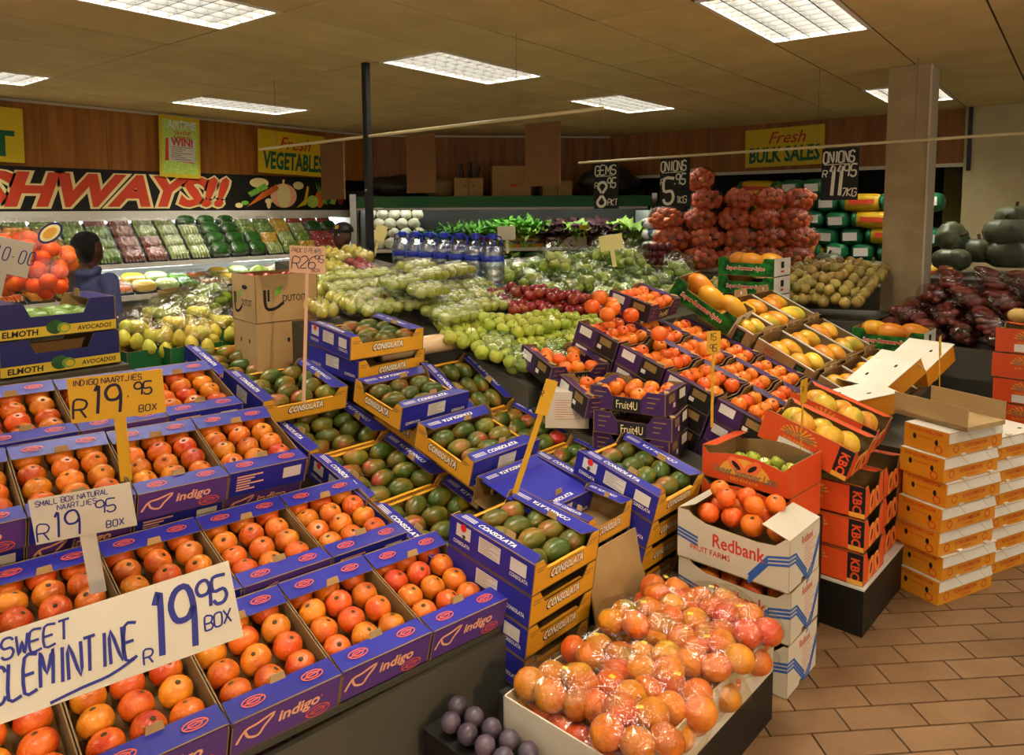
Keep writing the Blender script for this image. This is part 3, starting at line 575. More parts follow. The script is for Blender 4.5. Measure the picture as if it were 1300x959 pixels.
PAPA = [fruit('papaya', 'papaya_skin', (.074, .056, .055), lambda p: Vector((p.x, p.y*(1-.18*p.x), p.z*(1-.18*p.x))), 16, 10), fruit('papaya', 'papaya_ripe', (.08, .054, .053), lambda p: Vector((p.x, p.y*(1-.2*p.x)+.1*p.x*p.x, p.z*(1-.2*p.x))), 16, 10)]
AVOC = fruit('avocado', 'avocado_skin', (.06, .037, .037), lambda p: Vector((p.x, p.y*(1-.25*p.x), p.z*(1-.25*p.x))))
CALYX = MB().lathe([(.0075, 0), (.0085, .0012), (.004, .0022), (.0025, .004)], 5).mesh('stem', 'stem', True)
TWIG = MB().tube([(0, 0, 0), (.002, .001, .012), (.006, .002, .022)], .0016, 5).mesh('stem', 'stem')
def put(meshes, stem, zst, label, cat, group, M, p, tip=.5, rot=None, sc=1):
    me = random.choice(meshes) if isinstance(meshes, list) else meshes
    R = RZ(random.uniform(0, 2*PI)) @ RX(random.uniform(-tip, tip)) @ RY(random.uniform(-tip, tip)) if rot is None else rot
    o = solo(me.name.split('.')[0], me, label, cat, M @ T(*p) @ R @ SC(sc, sc, sc), group)
    if stem: ob('stem', stem, o, T(0, 0, zst))
    return o
def fill(meshes, stem, zst, label, cat, group, M, l, wd, z, dx, dy, jit=.004, tip=.5, mango=None, skip=.0, sc=1):
    nx = max(1, int((l-.004)/dx)); ox = -(nx-1)*dx/2
    for i in range(nx):
        ny = int((wd-.004)/dy); sh = (dy*.12 if i % 2 else -dy*.12)
        for j in range(ny):
            if random.random() < skip: continue
            p = (ox+i*dx+random.uniform(-jit, jit), -(ny-1)*dy/2+j*dy+(sh if ny*dy+dy*.5 <= wd+.03 else 0)+random.uniform(-jit, jit), z+random.uniform(-.003, .006))
            rot = None if mango is None else RZ(mango+random.uniform(-.35, .35)+(PI if random.random() < .5 else 0)) @ RX(random.uniform(-.6, .6))
            put(meshes, stem, zst, label, cat, group, M, p, tip, rot, sc)
ORD = ['next to', 'second from', 'third from', 'fourth from', 'fifth from', 'sixth from']
# ---- naartjie rows
KI = [indigo_kit(1), indigo_kit(0)]
ROWS = [('front row', 1.655, -1.56, .45, .25, -5, 5), ('second row', 1.60, -2.0, .56, .25, -4.5, 5), ('raised third row', 1.465, -2.42, .77, .32, -5.5, 5), ('top row', 1.43, -2.845, .915, .32, -3.5, 5)]     # right-hand near corner, height there, slope, turn
nt = thing('display_table', 'dark sloping table under the naartjie cartons', 'table', flat(.9, -2, 0))
for rn, sa, ra, za, sl, yw, n in ROWS:
    RM = slot(sa, ra, za, 0, sl, math.radians(yw)); ob('deck', MB().box(-IL-.01, 0, -IW*5.1, 0, -IH-.03-(.11 if 'third' in rn else 0), -IH-.003-(.11 if 'third' in rn else 0)).mesh('deck', 'grey_metal'), nt, nt.matrix_world.inverted() @ RM)
    if rn == 'front row': ob('skirt', MB().box(-.03, -.01, -IW*5.1, 0, -.75, -IH-.02).mesh('skirt', 'grey_metal'), nt, nt.matrix_world.inverted() @ T(*P(sa, ra, za)) @ RZ(-TA+math.radians(yw)))
    for k in range(n):
        M = RM @ T(-IL/2+random.uniform(-.004, .004), -IW*(k+.5)-.003*k, -IH); wh = f'{rn}, {ORD[k]} the mangoes'
        place(KI[1 if (k % 2 == 0 and rn != 'front row') else 0], 'naartjie_carton', f'open blue naartjie carton in the {wh}', 'carton', M, 'naartjie cartons')
        if 'third' in rn: place(KI[k % 2], 'naartjie_carton', f'blue naartjie carton under the {wh}', 'carton', M @ T(-.02, 0, -IH-.004), 'naartjie cartons')
        fill(NAART, CALYX, .031, f'orange naartjie in the carton of the {wh}', 'naartjie', f'naartjies, {wh}', M, IL, IW-.01, .058, .081, .0925, .003, .45)
# ---- mango columns
KM = [mango_kit(0), mango_kit(1)]; KMW = [mango_kit(0, .42), mango_kit(1, .42)]
def mbox(wh, M, full=True, dot=0, lab='open blue and yellow mango carton', wide=False):
    place((KMW if wide else KM)[dot], 'mango_carton', f'{lab} {wh}', 'carton', M, 'mango cartons')
    if full: fill(MANG, None, 0, f'green and red mango in the carton {wh}', 'mango', f'mangoes in the carton {wh}', M, ML, .42 if wide else MW, .062, .088 if full == 1 else .115, (.124 if wide else .105) if full == 1 else .088, .004, .5, mango=PI/2 if full == 1 else 0)
M1 = lambda r: .60+.27*(-2.25-r)
for k, rc in enumerate((-3.615, -3.225, -2.835, -2.445, -2.055)):
    mbox(f'lying on the slope beside the naartjies, {["highest", "second highest", "middle", "second lowest", "lowest"][k]}', slot(1.815, rc, M1(rc), MH, .27), 1, k % 2, wide=True)
mbox('stacked atop the sloping mango cartons', slot(1.74, -3.04, M1(-3.04)+.125, MH, .22, -.04), 1, 0, wide=True)
def mstack(n, s, r, zt, slope, wh, yaw=0, lab='blue and yellow mango carton'):
    for k in range(n):
        M = slot(s, r, zt, MH, slope, yaw) @ T(0, 0, -k*(MH+.004)); mbox(wh if k == 0 else f'{wh}, {ORD[k]} its top'.replace('next to', 'just under'), M, 1 if k == 0 else False, 1-k % 2, lab)
mstack(4, 1.825, -1.635, .628, .14, 'on the front stack beside the naartjies')
mstack(5, 2.475, -1.585, .685, .26, 'on the stack behind the bagged tangerines')
mbox('topmost of all, beside the punnets of green apples', slot(2.16, -2.99, 1.145, MH, .1, -.06), 1, 1, wide=True)
mbox('half hidden under the topmost mango carton', slot(2.17, -3.0, 1.03, MH, .1, .05), False, 0, wide=True)
mbox('turned crosswise below the topmost mango carton', slot(2.105, -2.57, .912, MH, .22, PI/2), 2, 0); mbox('turned crosswise in the middle of the slope', slot(2.105, -2.14, .785, MH, .28, PI/2), 2, 0)
mbox('leaning steeply by the roll of film', slot(2.49, -2.6, .865, MH, .55), 2, 0); mbox('below the steep one, by the white box', slot(2.49, -2.245, .715, MH, .24), 1, 0); mbox('behind the front stack by the orange cartons', slot(2.49, -1.86, .625, MH, .2), 1, 0)
for r_, z_, w_ in ((-2.57, .797, 'upper'), (-2.14, .67, 'lower')): mbox(f'underneath the {w_} crosswise mango carton', slot(2.22, r_, z_, MH, .25, PI/2), False)
M = slot(2.105, -1.83, .64, MH, .25, PI/2) @ SC(.9, .9, 1); place([e for e in KM[0] if e[0] in ('bottom', 'side_panel', 'flap')]+[('cover', MB().box(-.19, .19, -.145, .145, MH-.012, MH-.008).mesh('cover', 'blue_print'))], 'folded_carton', 'empty blue mango carton with flaps folded shut', 'carton', M)
place([e for e in KM[1] if e[0] != 'end_fold'], 'mango_carton', 'blue mango carton on end above the leaning brown sheet', 'carton', slot(2.15, -1.60, .615, .0, .1) @ SC(.5, .8, 1) @ T(0, 0, -.11), 'mango cartons')
solo('cardboard_sheet', MB().box(-.008, 0, -.16, .16, 0, .44).mesh('cardboard_sheet', 'card_brown'), 'plain brown cardboard sheet leaning between two mango stacks', 'cardboard', flat(2.15, -1.41, .06) @ RY(-.2))
# ---- display tables under the slopes
def deck(label, s0, s1, prof, m='grey_metal'):
    t = thing('display_table', label, 'table', flat((s0+s1)/2, 0, 0)); M = basis((1, 0, 0), (0, 0, 1), (0, -1, 0)); h = (s1-s0)/2
    ob('deck', MB().prism(prof, -h, h, 0, M).mesh('deck', m), t); return t
deck('dark sloping table under the mango cartons beside the naartjies', 1.62, 1.9, [(-1.45, 0), (-1.45, .13), (-1.85, .17), (-1.85, .365), (-3.84, .90), (-3.84, 0)])
deck('dark stepped table under the crosswise mango cartons', 2.04, 2.29, [(-1.7, 0), (-1.7, .37), (-1.97, .42), (-1.97, .5), (-2.36, .6), (-2.36, .63), (-2.76, .71), (-2.8, .88), (-3.2, .905), (-3.2, 0)])
deck('dark sloping table under the mango cartons by the oranges', 2.31, 2.615, [(-1.385, 0), (-1.385, .02), (-1.785, .1), (-1.785, .48), (-2.05, .535), (-2.42, .625), (-2.82, .83), (-2.82, 0)])
deck('dark sloping table under the orange cartons', 2.99, 4.045, [(-1.255, 0), (-1.255, .53), (-2.32, .905), (-2.32, 0)])
deck('dark low table under the stacked orange cartons', 2.62, 2.97, [(-1.45, 0), (-1.45, .55), (-2.3, .75), (-2.3, 0)])
deck('dark sloping table under the brown papaya trays', 4.055, 5.1, [(-1.1, 0), (-1.1, .45), (-2.2, .965), (-2.2, 0)])
# ---- oranges
KF = orange_kit()
def obox(wh, M, full=True):
    place(KF, 'orange_carton', f'dark purple orange carton {wh}', 'carton', M, 'orange cartons')
    if full: fill(ORNG, CALYX, .029, f'bright orange in the purple carton {wh}', 'orange', f'oranges in the carton {wh}', M, FL, FW, .064, .078, .083, .004, .5, skip=.06)
for c in range(3):
    for i in range(4):
        rc = -2.17+.26*i; M = slot(2.98+.179+.359*c, rc, 1.135-.35*(rc+2.3)-.045*c, FH, .35); q = ['highest', 'second highest', 'second lowest', 'lowest'][i]; cn = ['beside the green apples', 'in the middle column', 'beside the papaya trays'][c]
        obox(f'{cn}, {q} on the slope', M)
        if c == 0: obox(f'underneath the {q} of its column', M @ T(0, 0, -FH-.003), False); obox(f'at the base under the {q} of its column', M @ T(0, 0, -2*FH-.006), False)
obox('piled on top by the green bamboo carton', slot(3.5, -2.22, 1.235, FH, .3, .1))
yw = math.radians(-80); c0 = P(2.683, -1.60, 0)
for k in range(3):
    M = T(c0.x, c0.y, .917-FH*(k+1)-.003*k) @ RZ(-TA+yw+(0, .09, .04)[k]) @ T(-FL/2, -FW/2, 0) @ T(.0, (0, .03, .02)[k], 0)
    obox(['on top of the square stack beside the yellow ticket', 'second in the square stack', 'lowest in the square stack'][k], M, k == 0)
obox('tilted against the green apples', slot(2.82, -2.25, .99, FH, .3, -.25)); obox('open behind the white box', slot(2.78, -1.98, .885, FH, .25, -.35))
for k, (s, r, z) in enumerate(((3.08, -2.28, 1.20), (3.15, -2.2, 1.19), (3.06, -2.17, 1.17), (3.22, -2.26, 1.2), (3.13, -2.27, 1.245), (3.2, -2.12, 1.155), (3.15, -1.92, 1.085), (3.25, -1.72, 1.02))):
    solo('orange', ORNG[0], 'loose bright orange heaped over the highest purple carton' if k < 6 else 'single loose orange sitting proud of its purple carton', 'orange', T(*P(s, r, z)) @ SC(1.15, 1.15, 1.15), 'loose oranges')
M = flat(2.665, -2.12, .70, -.9); place([('body', MB().box(-.09, .09, -.1, .1, 0, .17).mesh('body', 'white_card')), ('print', rt, fm('+x', (.0906, -.0, .13)))], 'white_carton', 'plain white carton printed with red lines between mangoes and oranges', 'carton', M)
# ---- papaya
KP = [papaya_kit(), papaya_kit(lab=True)]; KP2 = papaya_kit2(); KT = tray_kit(); KG = green_kit()
for c in range(3):
    for i in range(1, 4):
        rc = -2.36+.355*i; M = slot(4.225+.34*c, rc, .955-.47*(rc+1.82), .1, .47); wh = f'{["beside the oranges", "in the middle column", "beside the onions"][c]}, {["", "highest", "middle", "lowest"][i]} on the slope'
        place(KT, 'papaya_tray', f'brown papaya tray {wh}', 'tray', M, 'papaya trays')
        for q in range(4): put(PAPA, None, 0, f'yellow papaya in the brown tray {wh}', 'papaya', f'papayas {wh}', M, (random.uniform(-.02, .02)+(-.08, .08, -.08, .08)[q], (-.07, -.07, .07, .07)[q]+random.uniform(-.01, .01), .06+.015*random.random()), .3, RZ(random.choice((0, .5, -.5, PI))) @ RY(-.1))
pl = thing('plinth', 'low black plinth under the orange papaya cartons', 'plinth', flat(3.3, -1.07, 0)); ob('body', MB().box(-.2, .2, -.33, .75, 0, .192).mesh('body', 'black_metal'), pl); ob('edge', MB().box(-.2, .202, -.332, .75, .192, .2).mesh('edge', 'shelf_edge'), pl)
def pbox(kit, wh, M, nf=0):
    place(kit, 'papaya_carton', f'bright orange papaya carton {wh}', 'carton', M, 'orange papaya cartons')
    for q in range(nf): put(PAPA[0], None, 0, f'green yellow papaya in the orange carton {wh}', 'papaya', f'papayas in the carton {wh}', M, ((-.11, .0, .11, -.06, .06)[q], (.03, .04, .03, -.045, -.045)[q], .085+.02*(q > 2)), .2, RZ(PI/2+random.uniform(-.4, .4)), .95)
for k in range(3):
    pbox(KP[0], ['lowest on the black plinth', 'second on the black plinth', 'third on the black plinth'][k], flat(3.12+.012*k, -1.07-.008*k, .2+k*(KH+.002), .02*k)); pbox(KP[0], ['lowest on the plinth, behind the amber stack', 'second on the plinth, behind the amber stack', 'third on the plinth, behind the amber stack'][k], flat(3.42, -1.09, .2+k*(KH+.002)))
pbox(KP[1], 'tipped forward on the plinth stack', slot(3.1, -1.1, .80, KH, .3, .0), 5); pbox(KP[0], 'tipped forward behind the other tipped one', slot(3.41, -1.12, .815, KH, .32, .05), 5)
bs = thing('crate_base', 'dark block under the arched papaya cartons', 'plinth', flat(2.83, -1.22, 0)); ob('body', MB().box(-.19, .19, -.12, .12, 0, .468).mesh('body', 'black_metal'), bs)
for k in range(2):
    pbox(KP2, ['with arched front, upper of two behind the citrus cartons', 'with arched front, lower of two behind the citrus cartons'][k], flat(2.83, -1.24, .602-k*(KH+.002), -.06))
for q in range(9): put(APG, TWIG, .026, 'small green fruit inside the arched orange carton', 'fruit', 'green fruit in the arched carton', flat(2.83, -1.24, .602), (-.14+.035*q, (-.05, .03, .08)[q % 3], .05), .5, None, .8)
# ---- citrus cartons with chevrons
for k in range(3):
    M = flat(2.535+(0, .006, -.004)[k], -1.155, .001+k*(RH+.003), (.0, .015, -.01)[k])
    place(redbank_kit(k == 2), 'citrus_carton', ['white chevron citrus carton on the floor, bottom of its stack', 'white chevron citrus carton in the middle of its stack', 'open white chevron citrus carton on top of its stack'][k], 'carton', M, 'white citrus cartons')
    if k: fill(ORNG, CALYX, .029, ['', 'orange showing through the arch of the middle white carton', 'orange heaped in the open white chevron carton'][k], 'orange', ['', 'oranges in the middle white carton', 'oranges in the open white carton'][k], M, RL-.06, RW-.02, (.0, .115, .165)[k], .09, .088, sc=1.15)
for q in range(5): put(ORNG, CALYX, .029, 'orange heaped in the open white chevron carton', 'orange', 'oranges in the open white carton', flat(2.535, -1.155, .386), (-.13+.055*q, .03*(-1)**q, .235), .5)
# ---- amber stack and others on the floor
KA = amber_kit(); yaw = -math.radians(26.6); R = RZ(yaw)
for k in range(7):
    dx, dy = (0, .004, -.004, .006, .012, .004, .008)[k], (0, .012, -.006, -.012, .004, -.01, .006)[k]
    place(KA, 'amber_carton', 'closed amber carton with white lid, '+['on the floor at the bottom of the front stack', 'second up in the front stack', 'third up in the front stack', 'fourth up in the front stack', 'fifth up in the front stack', 'sixth up in the front stack', 'on top of the front stack'][k], 'carton', T(-.407, 3.48, .001+k*(AH+.003)) @ R @ T(-.1+dx, .185+dy, 0), 'amber cartons')
for k in range(6):
    place(KA, 'amber_carton', 'closed amber carton in the stack half hidden behind the front one, '+['bottom', 'second up', 'third up', 'fourth up', 'fifth up', 'top'][k], 'carton', T(-.27, 3.9, .001+k*(AH+.003)) @ R @ T(-.1, .185, 0), 'amber cartons')
for k in range(8):
    pbox(KP[k % 2], 'in the tall floor stack by the dark steel table, '+['bottom', 'second up', 'third up', 'fourth up', 'fifth up', 'sixth up', 'seventh up', 'top'][k], T(-.14+.01*(k % 2), 4.72, .001+k*(KH+.004)) @ RZ(-.1))
for q in range(4): put(MB().ball((.06, .045, .04), nu=12, nv=8).mesh('gem_squash', 'butternut', True), None, 0, 'pale yellow squash on top of the tall orange carton stack', 'squash', 'squash on the carton stack', T(-.14, 4.72, 1.075), (-.1+.09*q, .03*(-1)**q, .045), .2)
for k, (p, rz, tl, lab) in enumerate(((at(1120, 470, 4.0), -.5, .5, 'opened amber carton with a raised white lid, tilted'), (at(1165, 450, 4.15), -.3, .35, 'opened amber carton with white flaps by the yellow ticket'), (at(1085, 500, 3.75), -.9, .2, 'opened amber carton lying behind the tipped papaya carton'))):
    M = T(*p) @ RZ(rz) @ RX(tl) @ T(0, 0, -.1)
    place([('body', MB().box(-.12, .12, -.16, .16, 0, .1).mesh('body', 'amber_box')), ('lid', MB().box(-.125, .125, -.165, .165, .1, .104).mesh('lid', 'lid_white'), None, 'white lid', [('hand_hole', hole, T(.05, .05, .1045)), ('hand_hole', hole, T(-.05, -.06, .1045))]), ('lid_flap', MB().box(-.12, .12, 0, .003, 0, .09).mesh('lid_flap', 'lid_white'), T(0, -.16, .1) @ RX(.7))], 'opened_carton', lab, 'carton', M)
place([('body', MB().box(-.17, .17, -.13, .13, 0, .02).mesh('body', 'card_tan')), ('wall', MB().box(-.17, .17, -.13, -.125, 0, .1).mesh('wall', 'card_tan')), ('wall', MB().box(-.17, .17, .125, .13, 0, .1).mesh('wall', 'card_tan'))], 'card_tray', 'empty tan cardboard tray on the amber stack', 'tray', T(-.43, 3.72, .001+7*(AH+.003)) @ R)
deck('dark table behind the amber stacks', 3.75, 4.95, [(-.88, 0), (-.88, .56), (-1.09, .56), (-1.09, 0)])
for wh, s, r, z, sl, yw, n in (('on the stack beside the onions', 5.27, -2.40, 1.345, 0, 0, 3), ('on the stack before the bagged sweet potatoes', 5.27, -1.42, .912, 0, 0, 2), ('tipped on the highest papaya tray', 4.14, -2.12, 1.19, .62, .12, 1)):
    for k in range(n):
        M = slot(s, r, z, 0, sl, yw) @ T(0, 0, -(k+1)*(GH+.003)*1.2) @ SC(1.2, 1.1, 1.2); w2 = wh if n == 1 else ['top '+wh, 'second '+wh, 'third '+wh][k]
        place(KG, 'bamboo_carton', f'green bamboo-print papaya carton, {w2}', 'carton', M, 'green bamboo-print cartons')
        for q in range(3 if k == 0 else 1): put(PAPA[1], None, 0, f'ripe yellow papaya in the green carton, {w2}', 'papaya', f'papayas in the green carton, {w2}', M, (-.1+.1*q, .03*(-1)**q, .085), .1, RZ(.2))
deck('dark block under the green carton stack by the onions', 5.12, 5.42, [(-2.2, 0), (-2.2, .935), (-2.6, .935), (-2.6, 0)]); deck('dark block under the green cartons by the sweet potatoes', 5.12, 5.42, [(-1.22, 0), (-1.22, .635), (-1.62, .635), (-1.62, 0)])
# ---- avocados and the orange nets
KV = avo_kit()
for k, (s, r, z, y, wh) in enumerate(((.96, -3.70, 1.184, 0, 'upper of two above the naartjies'), (.97, -3.70, 1.03, .0, 'lower of two above the naartjies'), (.47, -3.72, 1.2, .03, 'in the neighbouring stack by the orange nets, upper'), (.47, -3.72, 1.045, 0, 'in the neighbouring stack by the orange nets, lower'))):
    M = flat(s, r, z, y); place(KV, 'avocado_carton', f'dark blue avocado carton with yellow band, {wh}', 'carton', M, 'avocado cartons')
    if k in (0, 2): fill(AVOC, None, 0, f'green avocado in the dark blue carton, {wh}', 'avocado', f'avocados in the carton, {wh}', M, VL, VW-.1, .065, .09, .085, .005, .2, mango=PI/2)
deck('dark table under the avocado cartons', .2, 1.22, [(-3.48, 0), (-3.48, 1.025), (-4.05, 1.025), (-4.05, 0)])
def netbag(name, label, cat, M, rad, n, m, net, R, group, ball=(.034, .034, .032), sd=0):
    rnd = random.Random(sd); mb = MB(); pts = []
    for i in range(n*14):
        u = rnd.uniform(-1, 1); a = rnd.uniform(0, 2*PI); q = math.sqrt(1-u*u); p = Vector((R[0]*q*math.cos(a), R[1]*q*math.sin(a), R[2]*u))*rnd.uniform(.8, 1)
        if all((p-o).length > rad*1.55 for o in pts): pts.append(p)
        if len(pts) >= n: break
    for p in pts: mb.ball((rad, rad, rad*.95), p, 9, 6)
    t = thing(name, label, cat, M, group); o = ob('contents', mb.mesh('contents', m, True), t, T(0, 0, R[2]+rad)); o['kind'] = 'stuff'
    hull = MB().ball((R[0]+rad*1.05, R[1]+rad*1.05, R[2]+rad*1.05), nu=16, nv=10, fn=lump(sd, .1)).mesh('net', net, True); ob('net', hull, t, T(0, 0, R[2]+rad)); return t
for k, (px, py, d) in enumerate(((10, 345, 3.7), (58, 350, 3.75), (40, 312, 3.8), (68, 325, 4.0), (5, 310, 3.95))):
    p = at(px, py, d); netbag('orange_net', 'orange net bag of large oranges piled behind the avocado cartons', 'net bag', T(p.x, p.y, p.z-.14), .042, 9, 'orange_skin', 'net_orange', (.09, .09, .075), 'orange net bags', sd=k+3)
tk = solo('bag_label', MB().prism(ellipse_pts(.07, .045, 18), 0, .002, 0).mesh('bag_label', 'navy'), 'oval dark blue and cream label on the upper orange net', 'label', T(*at(64, 296, 3.7)) @ basis(CR, CU, -CF) @ RZ(.6))
ob('inner_print', MB().prism(ellipse_pts(.058, .035, 18), .002, .0035).mesh('inner_print', 'cream'), tk); ob('inner_print', MB().prism(ellipse_pts(.04, .022, 18), .0035, .005).mesh('inner_print', 'logo_gold'), tk)
deck('dark table under the orange nets', .2, 1.3, [(-4.1, 0), (-4.1, 1.12), (-4.6, 1.12), (-4.6, 0)])
# ---- bagged tangerines in the bin
bt = thing('bin', 'low white lined bin holding bagged tangerines', 'bin', flat(1.86, -1.16, 0)); ob('base', MB().box(-.22, .22, -.42, .42, 0, .17).mesh('base', 'black_metal'), bt)
for x0, x1, y0, y1 in ((-.22, -.215, -.42, .42), (.215, .22, -.42, .42), (-.22, .22, -.42, -.415), (-.22, .22, .415, .42)): ob('liner', MB().box(x0, x1, y0, y1, .17, .31).mesh('liner', 'white_card'), bt)
bagm = [MB().ball((.135, .1, .072), nu=18, nv=12, fn=lambda p, s=s: p*(1+.16*noise.noise(p*2.1+Vector((s, 0, 0))))).mesh('film', 'film_bag', True) for s in (0, 5, 9)]
stk = rect('yellow_band', .018, .014); k = 0
for i in range(3):
    for j in range(4):
        for lay in range(2):
            s, r, z = 1.55+.205*j+.06*(i % 2)*(lay), -1.29+.135*i+.02*lay, .235+.085*lay+(.02 if j > 1 else 0)+random.uniform(0, .015)
            M = flat(s, r, z, random.uniform(-.8, .8)); k += 1
            t = thing('fruit_bag', 'clear plastic bag of tangerines heaped in the white bin', 'bag', M, 'bagged tangerines'); ob('film', random.choice(bagm), t); ob('sticker', stk, t, T(random.uniform(-.03, .03), 0, .068))
            for q, (x, y) in enumerate(((-.062, -.018), (.0, -.038), (.062, -.02), (-.03, .042), (.036, .04))): put(TANG, CALYX, .03, 'mottled orange tangerine inside a clear bag in the bin', 'tangerine', 'tangerines in the bin', M, (x*1.25, y*1.2, random.uniform(-.012, .018)), .6)
M = flat(1.36, -1.36, .0); t = thing('bin', 'low bin of bagged dark plums at the corner of the mango stack', 'bin', M); ob('base', MB().box(-.2, .2, -.07, .07, 0, .2).mesh('base', 'black_metal'), t)
PLUM = MB().ball((.03, .03, .029), nu=12, nv=8).mesh('plum', mat('plum_skin', '3c3a44', .35, '5a4a56', 8, vary=.2) and 'plum_skin', True)
for i in range(10): put(PLUM, None, 0, 'dusky purple plum in the low corner bin', 'plum', 'plums in the corner bin', M, (-.16+.035*i, .03*(-1)**i, .235), .4)
# ================================================================== apples, pears and bottles on the ridge behind
def inpoly(x, y, poly):
    c = False; n = len(poly)
    for i in range(n):
        (x1, y1), (x2, y2) = poly[i], poly[i-1]
        if (y1 > y) != (y2 > y) and x < (x2-x1)*(y-y1)/(y2-y1)+x1: c = not c
    return c
def mound(meshes, stem, zst, label, cat, group, poly, zf, d, cap, sc=1, jz=.012):
    pts = []; s0, s1 = min(p[0] for p in poly), max(p[0] for p in poly); r0, r1 = min(p[1] for p in poly), max(p[1] for p in poly); i = 0; r = r1
    while r > r0:
        s = s0+(d/2 if i % 2 else 0)
        while s < s1:
            if inpoly(s, r, poly): pts.append((s, r))
            s += d
        r -= d*.87; i += 1
    for s, r in pts[:cap]: put(meshes, stem, zst, label, cat, group, T(*P(s+random.uniform(-.006, .006), r+random.uniform(-.006, .006), zf(s, r)+random.uniform(0, jz))), (0, 0, 0), .7, None, sc)
RZF = lambda s, r: .985+.28*(-2.6-r)
mound(APG, TWIG, .026, 'loose green apple in the heap beside the purple orange cartons', 'apple', 'loose green apples', [(2.5, -2.84), (2.63, -2.40), (2.95, -2.36), (3.1, -2.34), (3.75, -2.70), (3.45, -2.88), (3.2, -2.86), (2.95, -3.0), (2.66, -3.02)], RZF, .074, 290)
mound(APG, TWIG, .026, 'loose green apple lying on top of the heap of green apples', 'apple', 'upper green apples', [(2.75, -2.85), (2.85, -2.55), (3.2, -2.55), (3.5, -2.75), (3.1, -2.8)], lambda s, r: RZF(s, r)+.055, .08, 60)
mound(APR, TWIG, .027, 'loose dark red apple in the heap behind the green apples', 'apple', 'loose red apples', [(3.3, -3.28), (3.16, -2.95), (3.28, -2.92), (3.72, -2.72), (3.98, -2.62), (3.98, -2.9), (3.62, -3.2)], lambda s, r: RZF(s, r)+.02, .076, 200)
mound(APR, TWIG, .027, 'loose dark red apple on top of the red heap', 'apple', 'upper red apples', [(3.35, -3.15), (3.35, -2.98), (3.75, -2.78), (3.85, -2.85), (3.6, -3.1)], lambda s, r: RZF(s, r)+.075, .082, 60)
deck('dark sloping table under the apples', 2.635, 3.39, [(-2.335, 0), (-2.335, .84), (-3.95, 1.27), (-4.7, 1.36), (-4.7, 0)]); deck('dark sloping table under the punnets beside the mangoes', 2.0, 2.63, [(-3.26, 0), (-3.26, 1.1), (-3.8, 1.22), (-3.8, 0)]); deck('dark sloping table under the red apples', 3.395, 4.05, [(-2.335, 0), (-2.335, .85), (-3.3, 1.12), (-3.3, 0)])
tray_me = MB().box(-.06, .06, -.13, .13, 0, .006).box(-.06, -.056, -.13, .13, 0, .025).box(.056, .06, -.13, .13, 0, .025).mesh('tray', 'film_clear'); wrap_me = MB().ball((.078, .15, .045), nu=16, nv=8, fn=lambda p: Vector([math.copysign(abs(c)**.55, c) for c in p])).mesh('wrap', 'film_clear', True)
def punnet(me, stem, zst, fl, lab, group, M, n=(2, 4), d=.066, sc=.9):
    t = thing('punnet', lab, 'punnet', M, group); ob('tray', tray_me, t); ob('wrap', wrap_me, t, T(0, 0, .043))
    key = ('pf', me.name, n)
    if key not in _tc:
        b = MB()
        for i in range(n[0]):
            for j in range(n[1]): b.add([v.co for v in me.vertices], [list(q.vertices) for q in me.polygons], 0, T((i-(n[0]-1)/2)*d, (j-(n[1]-1)/2)*d, .042) @ RZ(i+2.3*j) @ RX(.5*math.sin(i*3+j*5)) @ SC(sc, sc, sc))
        _tc[key] = b.mesh('fruit', me.materials[0].name, True)
    ob('fruit', _tc[key], t)['kind'] = 'stuff'
for i in range(4):
    for j in range(6):
        s, r = 2.42+.275*i+.05*(j % 2), -2.93-.155*j; 
        if (i == 0 and j < 2) or (i > 1 and j == 0) or (i == 3 and j > 3): continue
        punnet(APG, TWIG, .026, 'small green apple in a film-wrapped punnet on the ridge', 'film-wrapped punnet of green apples on the ridge', 'green apple punnets', flat(s, r, max(RZF(s, r)-.02, 1.1), random.uniform(-.08, .08)) @ RY(.27))
for i, (s, r, z) in enumerate(((2.62, -3.3, 1.26), (2.9, -3.38, 1.28), (2.95, -3.55, 1.32), (2.7, -3.15, 1.22), (3.2, -3.45, 1.29))):
    punnet(APG, TWIG, .026, 'small green apple in a punnet stacked on other punnets', 'film-wrapped green apple punnet stacked on the other punnets', 'upper green apple punnets', flat(s, r, z, .1) @ RY(.25))
for i in range(3):
    for j in range(4):
        s, r = 2.13+.19*i+.17*j, -3.40-.29*j; kd = (PEAR, 'yellow pear punnet') if i+j < 4 and i < 2 or j > 2 else (APR, 'red apple punnet')
        lab = 'film-wrapped punnet of yellow pears behind the mangoes' if kd[0] is PEAR else 'film-wrapped punnet of dark red apples behind the mangoes'
        punnet(kd[0], None if kd[0] is PEAR else TWIG, .026, 'small yellow pear in a film-wrapped punnet' if kd[0] is PEAR else 'small red apple in a film-wrapped punnet', lab, kd[1]+'s', flat(s, r, min(1.135+.233*(-3.26-r), RZF(s, r)+.02)+.005, random.uniform(-.1, .1)) @ RY(.23) @ RZ(PI/2))
